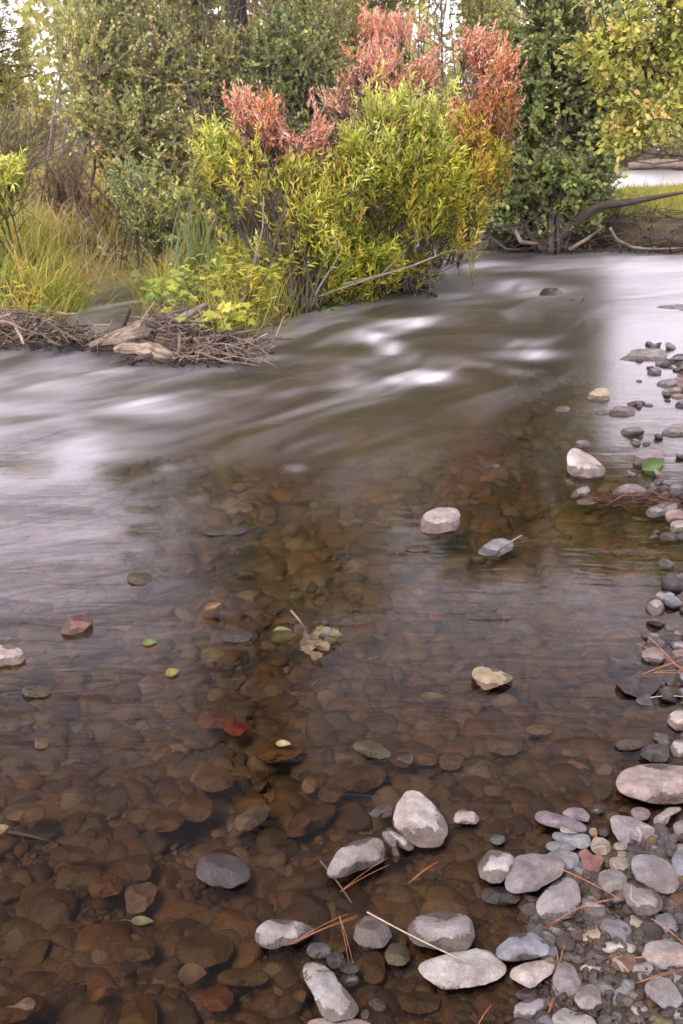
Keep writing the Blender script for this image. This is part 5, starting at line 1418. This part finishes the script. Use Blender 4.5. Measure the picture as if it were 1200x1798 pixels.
# ------------------------------------------------------------------ needles, straws and fallen leaves
def needle(label, a, b, n=2, rad=.0011, mat=None, seed=0, z=(.05, .05), sag=.004, name='pine_needle', cat='pine needle'):
    r = np.random.default_rng(seed)
    A_, B_ = P(*a, z[0]), P(*b, z[1])
    if mat is None: rad *= .58
    L = []
    ln = np.linalg.norm(B_ - A_)
    for i in range(n):
        t = np.linspace(0, 1, 9)[:, None]
        s = np.array([r.normal(), r.normal(), abs(r.normal()) * .3]) * ln * .035 * i
        p = A_ + (B_ + s - A_) * t + np.array([0, 0, 1]) * sag * np.sin(t * 3.14) + (r.normal(size=3) * .012 * ln) * np.sin(t * 3.14)
        L.append((p, rad * np.linspace(1, .55, 9)))
    V, F, G = tubes(L, 5)
    return tag(mesh_obj(name, V, [F], mat or M_NEEDLE, None, smooth=True, loc=(A_ + B_) / 2), label, cat)


needle('orange pine needle lying from the flat block over to the loaf-shaped stone', (950, 1512), (1087, 1578), 2, .0013, z=(.085, .05), seed=1)
needle('orange pine needle curving in front of the egg-shaped stone', (1087, 1578), (958, 1633), 2, .0013, z=(.05, .01), seed=2, sag=.012)
needle('red needles over the blue speckled stone', (1144, 1613), (1215, 1668), 2, .0012, z=(.06, .05), seed=3)
needle('orange needle lying flat on the broad pale slab', (1115, 1682), (1215, 1686), 2, .0013, z=(.05, .05), seed=4)
needle('orange needle over the rounded white-grey stone', (1120, 1726), (1215, 1700), 2, .0012, z=(.04, .05), seed=5)
needle('left one of two upright needles behind the squared stone', (982, 1698), (976, 1662), 1, .0013, z=(.045, .07), seed=6)
needle('right one of two upright needles behind the squared stone', (982, 1698), (992, 1660), 1, .0013, z=(.045, .07), seed=7)
needle('long pale straw lying across the diamond-shaped slab', (645, 1602), (842, 1700), 1, .0016, M_STRAW, z=(.03, .035), seed=8, name='straw', cat='straw')
needle('bright orange needles in the water below the grey slab', (598, 1566), (682, 1520), 3, .0012, z=(.006, .02), seed=9)
needle('brown twig in the water left of the bright orange needles', (563, 1512), (618, 1586), 1, .0028, M_TWIG, z=(.012, .004), seed=10, name='twig', cat='twig')
needle('orange needles on the water right of the grey slab', (718, 1552), (767, 1514), 3, .0011, z=(.006, .012), seed=11)
needle('brown needles reaching right from the humped stone', (512, 1657), (628, 1608), 3, .0013, z=(.012, .02), seed=12)
needle('needles lying over the yellow pebble', (596, 1608), (613, 1692), 2, .0013, z=(.02, .015), seed=13)
needle('red needle leaning right in the spray on the needle-covered stones', (1140, 1118), (1192, 1172), 2, .0020, z=(.07, .04), seed=14)
needle('long red needle crossing the spray on the needle-covered stones', (1120, 1130), (1205, 1178), 2, .0020, z=(.06, .04), seed=15)
needle('red needle rising to the right under the spray', (1128, 1184), (1215, 1155), 2, .0020, z=(.02, .05), seed=16)
needle('flat red needles lowest under the spray', (1148, 1181), (1215, 1184), 3, .0018, z=(.02, .03), seed=17)
needle('pale straw lying in the water below the dark sloping rock', (1132, 1227), (1215, 1225), 1, .0018, M_STRAW, z=(.01, .01), seed=18, name='straw', cat='straw')
needle('short yellow needle cut by the bottom edge', (840, 1800), (863, 1766), 1, .0014, z=(.008, .02), seed=19)
needle('twig caught on the blue-grey rock', (868, 974), (917, 940), 3, .004, M_TWIG, z=(.01, .07), seed=20, name='twig', cat='twig')
needle('thin dark twig trailing from the blue-grey rock', (900, 955), (958, 946), 1, .0025, M_TWIG, z=(.03, .0), seed=21, name='twig', cat='twig')
needle('yellowish twig standing in the rapids near the dark rock', (1022, 530), (1030, 516), 1, .006, M_TWIG, z=(.0, .1), seed=22, name='twig', cat='twig')
needle('needle bundle at the left of the mauve pebble near the bottom', (960, 1790), (975, 1752), 3, .0014, z=(.01, .015), seed=23)
# litter against the long grey rock
r = np.random.default_rng(15)
L = []
for i in range(70):
    a = P(r.uniform(1055, 1185), r.uniform(866, 882), .012 + r.random() * .03)
    d = nrm(r.normal(size=3) * np.array([1, .5, .12])) * r.uniform(.06, .2)
    L.append((np.stack([a - d / 2, a + r.normal(size=3) * .012, a + d / 2]), .0014 * r.uniform(.6, 1.8) * np.array([1, .9, .5])))
tag(tube_obj('needle_litter', L, bark_material('red_litter', (.30, .13, .085), (.10, .05, .035))), kind='stuff')


def fallen(label, u, v, size, col_, kind='ovate', ang=0.0, z=.004, tilt=.15, stalk=True, curl=.0, seed=0):
    r = np.random.default_rng(seed + int(u))
    p = P(u, v, z)
    d = np.array([math.cos(ang), math.sin(ang), tilt * .4])
    nn = np.array([r.normal() * .15, -tilt, 1.0])
    d = nrm(d); s = nrm(np.cross(d, nn)); n_ = np.cross(s, d)
    # a leaf blade as a little grid, cupped and waved
    m, w = 13, 9
    A_, B_ = np.meshgrid(np.linspace(0, 1, m), np.linspace(-1, 1, w), indexing='ij')
    prof = np.sin(np.pi * np.clip(A_, 0.01, .995) ** .75) ** .8
    if kind == 'maple': prof = prof * (1 + .28 * np.cos(A_ * 19)) * 1.1
    if kind == 'lance': prof = prof * .55
    X_ = (A_ - .5) * size + 0
    Y_ = B_ * prof * size * .42
    Z_ = (.10 + curl) * size * (B_ ** 2) * prof + curl * size * (A_ - .5) ** 2 + .02 * size * fbm(np.stack([A_ * 4, B_ * 3, 0 * A_ + seed], -1), 3)
    V = p + X_[..., None] * d + Y_[..., None] * s + Z_[..., None] * n_
    i = (np.arange(m - 1)[:, None] * w + np.arange(w - 1)[None]).ravel()
    F = np.stack([i, i + 1, i + w + 1, i + w], -1)
    c = np.array(col_) * .72 * (1 + .55 * fbm((V.reshape(-1, 3) - p) / size * 3.5 + seed, 4, 3))[:, None]
    o = mesh_obj('fallen_leaf', V.reshape(-1, 3), [F], M_DEADLEAF, None, col=np.clip(c, 0, 1), smooth=True, loc=p)
    tag(o, label, 'leaf')
    if stalk:
        e = p - d * size * .5
        t = np.linspace(0, 1, 5)[:, None]
        st_ = tube_obj('leaf_stalk', [(e - d * size * .45 * t + n_ * size * .06 * np.sin(t * 2.5), size * .016 * np.ones(5))], M_TWIG, o)
        st_.matrix_parent_inverse = o.matrix_basis.inverted()
    return o


YE, OG, GN = (.30, .25, .07), (.27, .14, .06), (.13, .22, .04)
lr = LEAFROCK.location
fallen('bright green leaf leaning on the grey round rock', 1148, 818, .105, (.065, .135, .012), 'ovate', -.1, .022, 1.1, True)
fallen('green and yellow leaf on the water in the left shallows', 263, 1129, .045, (.18, .25, .07), 'ovate', .3, .002)
fallen('yellow leaf on a stone tip right of the mossy low stone', 303, 1181, .042, YE, 'ovate', .5, .006, .3)
fallen('yellow-green leaf under water by the dark ridge', 374, 1151, .075, YE, 'ovate', .3, -.02, .1)
fallen('brown curled leaf standing on the water in left mid stream', 375, 1066, .06, OG, 'lance', .2, .02, .8, True, .3)
fallen('pale yellow leaf cut by the left edge', 4, 1456, .030, (.20, .14, .06), 'ovate', .4, .01, .4)
fallen('mossy green leaf afloat below the pinkish squared stone', 250, 1618, .048, (.12, .115, .05), 'lance', -.1, .003)
fallen('curled orange leaf under water at the bottom left', 172, 1748, .04, (.33, .15, .06), 'ovate', 1.0, -.018, .2, False, .2)
fallen('pinkish torn leaf under water at the bottom', 338, 1712, .055, (.27, .18, .14), 'ovate', .1, -.012)
fallen('orange leaf under water left of the tall white-capped stone', 527, 1752, .03, (.30, .17, .08), 'ovate', -1.2, -.012)
fallen('pale leaf tip on the ochre underwater stone', 498, 1306, .045, (.38, .28, .16), 'lance', -.4, .008, .5, False)
fallen('pale green leaf under water below the cream-topped rock', 760, 1223, .07, (.24, .26, .11), 'lance', -.1, -.018)
fallen('yellow leaf under water in mid stream below the brown flat stone', 738, 1041, .05, (.32, .24, .09), 'ovate', .1, -.02)
fallen('green leaf under water below the round white-topped rock', 690, 912, .10, (.16, .22, .09), 'lance', .1, -.02)
for i, (u, v, s_, c_, a_, lab) in enumerate([(548, 1132, .075, (.15, .10, .055), .2, 'broad brown leaf at the heart of the leaf raft'), (575, 1116, .060, (.17, .165, .12), -.4, 'grey-green leaf at the right of the leaf raft'),
                                      (556, 1153, .045, (.24, .15, .09), 1.2, 'tan leaf at the lower tip of the leaf raft'), (530, 1108, .055, (.11, .068, .04), .9, 'dark brown leaf at the top of the leaf raft'),
                                      (590, 1116, .040, (.21, .18, .07), -.2, 'small yellow leaf at the right edge of the leaf raft'), (499, 1121, .085, (.21, .21, .08), .1, 'yellow-green leaf under water left of the leaf raft'),
                                      (560, 1108, .040, (.20, .15, .04), 2.0, 'mossy yellow leaf on top of the leaf raft'), (566, 1138, .05, (.20, .13, .085), 2.6, 'reddish-brown leaf low in the leaf raft'),
                                      (540, 1142, .045, (.26, .18, .12), 1.7, 'pale torn leaf at the lower left of the leaf raft'), (580, 1128, .042, (.13, .085, .05), .5, 'curled dark leaf in the right half of the leaf raft'),
                                      (552, 1120, .05, (.22, .16, .10), -1.0, 'folded tan leaf in the middle of the leaf raft')]):
    fallen(lab, u, v, s_, c_, 'maple' if i % 2 == 0 else 'ovate', a_, -.02 if i == 5 else .003 + .002 * (i % 6), .35, True, .15, seed=i)
needle('forked twig standing up from the leaf raft', (540, 1110), (510, 1072), 2, .003, M_TWIG, z=(.01, .08), seed=31, name='twig', cat='twig')
needle('bare stick slanting under water below the leaf raft', (540, 1215), (556, 1196), 1, .003, M_TWIG, z=(-.01, .004), seed=32, name='twig', cat='twig')
needle('mossy stick at the left edge with the pale leaf on it', (8, 1460), (88, 1478), 1, .0045, M_ROOT, z=(.002, -.004), seed=33, name='stick', cat='stick')
# ------------------------------------------------------------------ camera, sky and sun
cam = bpy.data.cameras.new('camera')
cam.sensor_fit = 'HORIZONTAL'
cam.sensor_width = 24.0
cam.lens = 24.0 * FPX / 1200.0
cam.clip_start, cam.clip_end = .05, 600
co = bpy.data.objects.new('camera', cam)
COL.objects.link(co)
co.location = (0, 0, CAM_H)
co.rotation_euler = (math.pi / 2 - PITCH, 0, 0)
SC.camera = co
cam.dof.use_dof = True
cam.dof.focus_distance = 2.9
cam.dof.aperture_fstop = 10.0

SUN_EL, SUN_AZ = 56.0, 222.0                         # azimuth clockwise from straight ahead (+Y): behind the left shoulder
wd = bpy.data.worlds.new('World')
SC.world = wd
wd.use_nodes = True
t = wd.node_tree
t.nodes.clear()
sky = t.nodes.new('ShaderNodeTexSky')
sky.sky_type = 'NISHITA'
sky.sun_disc = False
sky.sun_elevation = R(SUN_EL)
sky.sun_rotation = R(SUN_AZ)
sky.air_density, sky.dust_density = 1.0, 2.0
tc = t.nodes.new('ShaderNodeTexCoord')
nz = t.nodes.new('ShaderNodeTexNoise')
nz.inputs['Scale'].default_value = 2.2
nz.inputs['Detail'].default_value = 4
t.links.new(tc.outputs['Generated'], nz.inputs['Vector'])
mr = t.nodes.new('ShaderNodeMapRange')
for i, v in ((1, .35), (2, .65), (3, .72), (4, .96)): mr.inputs[i].default_value = v
t.links.new(nz.outputs['Fac'], mr.inputs[0])
mx = t.nodes.new('ShaderNodeMix')
mx.data_type = 'RGBA'
mx.inputs[7].default_value = (9.7, 8.6, 9.8, 1)       # the thin lilac-white cloud of the evening
t.links.new(mr.outputs[0], mx.inputs[0])
t.links.new(sky.outputs[0], mx.inputs[6])
# the cloud glows towards the horizon and is duller overhead
sp = t.nodes.new('ShaderNodeSeparateXYZ')
t.links.new(tc.outputs['Generated'], sp.inputs[0])
el = t.nodes.new('ShaderNodeMapRange')
el.interpolation_type = 'SMOOTHSTEP'
for i, v in ((1, .20), (2, .64), (3, 1.8), (4, .22)): el.inputs[i].default_value = v
t.links.new(sp.outputs[2], el.inputs[0])
ml = t.nodes.new('ShaderNodeVectorMath')
ml.operation = 'SCALE'
t.links.new(mx.outputs[2], ml.inputs[0])
t.links.new(el.outputs[0], ml.inputs['Scale'])
bg = t.nodes.new('ShaderNodeBackground')
bg.inputs['Strength'].default_value = .12
t.links.new(ml.outputs[0], bg.inputs['Color'])
t.links.new(bg.outputs[0], t.nodes.new('ShaderNodeOutputWorld').inputs['Surface'])

sun = bpy.data.lights.new('sun', 'SUN')
sun.energy = 2.0
sun.angle = R(28)
sun.color = (1, .93, .86)
so = bpy.data.objects.new('sun', sun)
COL.objects.link(so)
so.rotation_euler = (R(90 - SUN_EL), 0, R(180 - SUN_AZ))
so.location = (0, 0, 12)

vs = SC.view_settings
SC.display_settings.display_device = 'sRGB'
vs.view_transform, vs.look, vs.gamma, vs.exposure = 'Standard', 'None', 1.0, 1.0
vs.use_curve_mapping = False
cy = SC.cycles
SC.render.engine = 'CYCLES'
cy.use_denoising = True
cy.max_bounces, cy.diffuse_bounces, cy.glossy_bounces, cy.transmission_bounces, cy.transparent_max_bounces = 7, 3, 3, 4, 8
cy.sample_clamp_indirect = 6.0
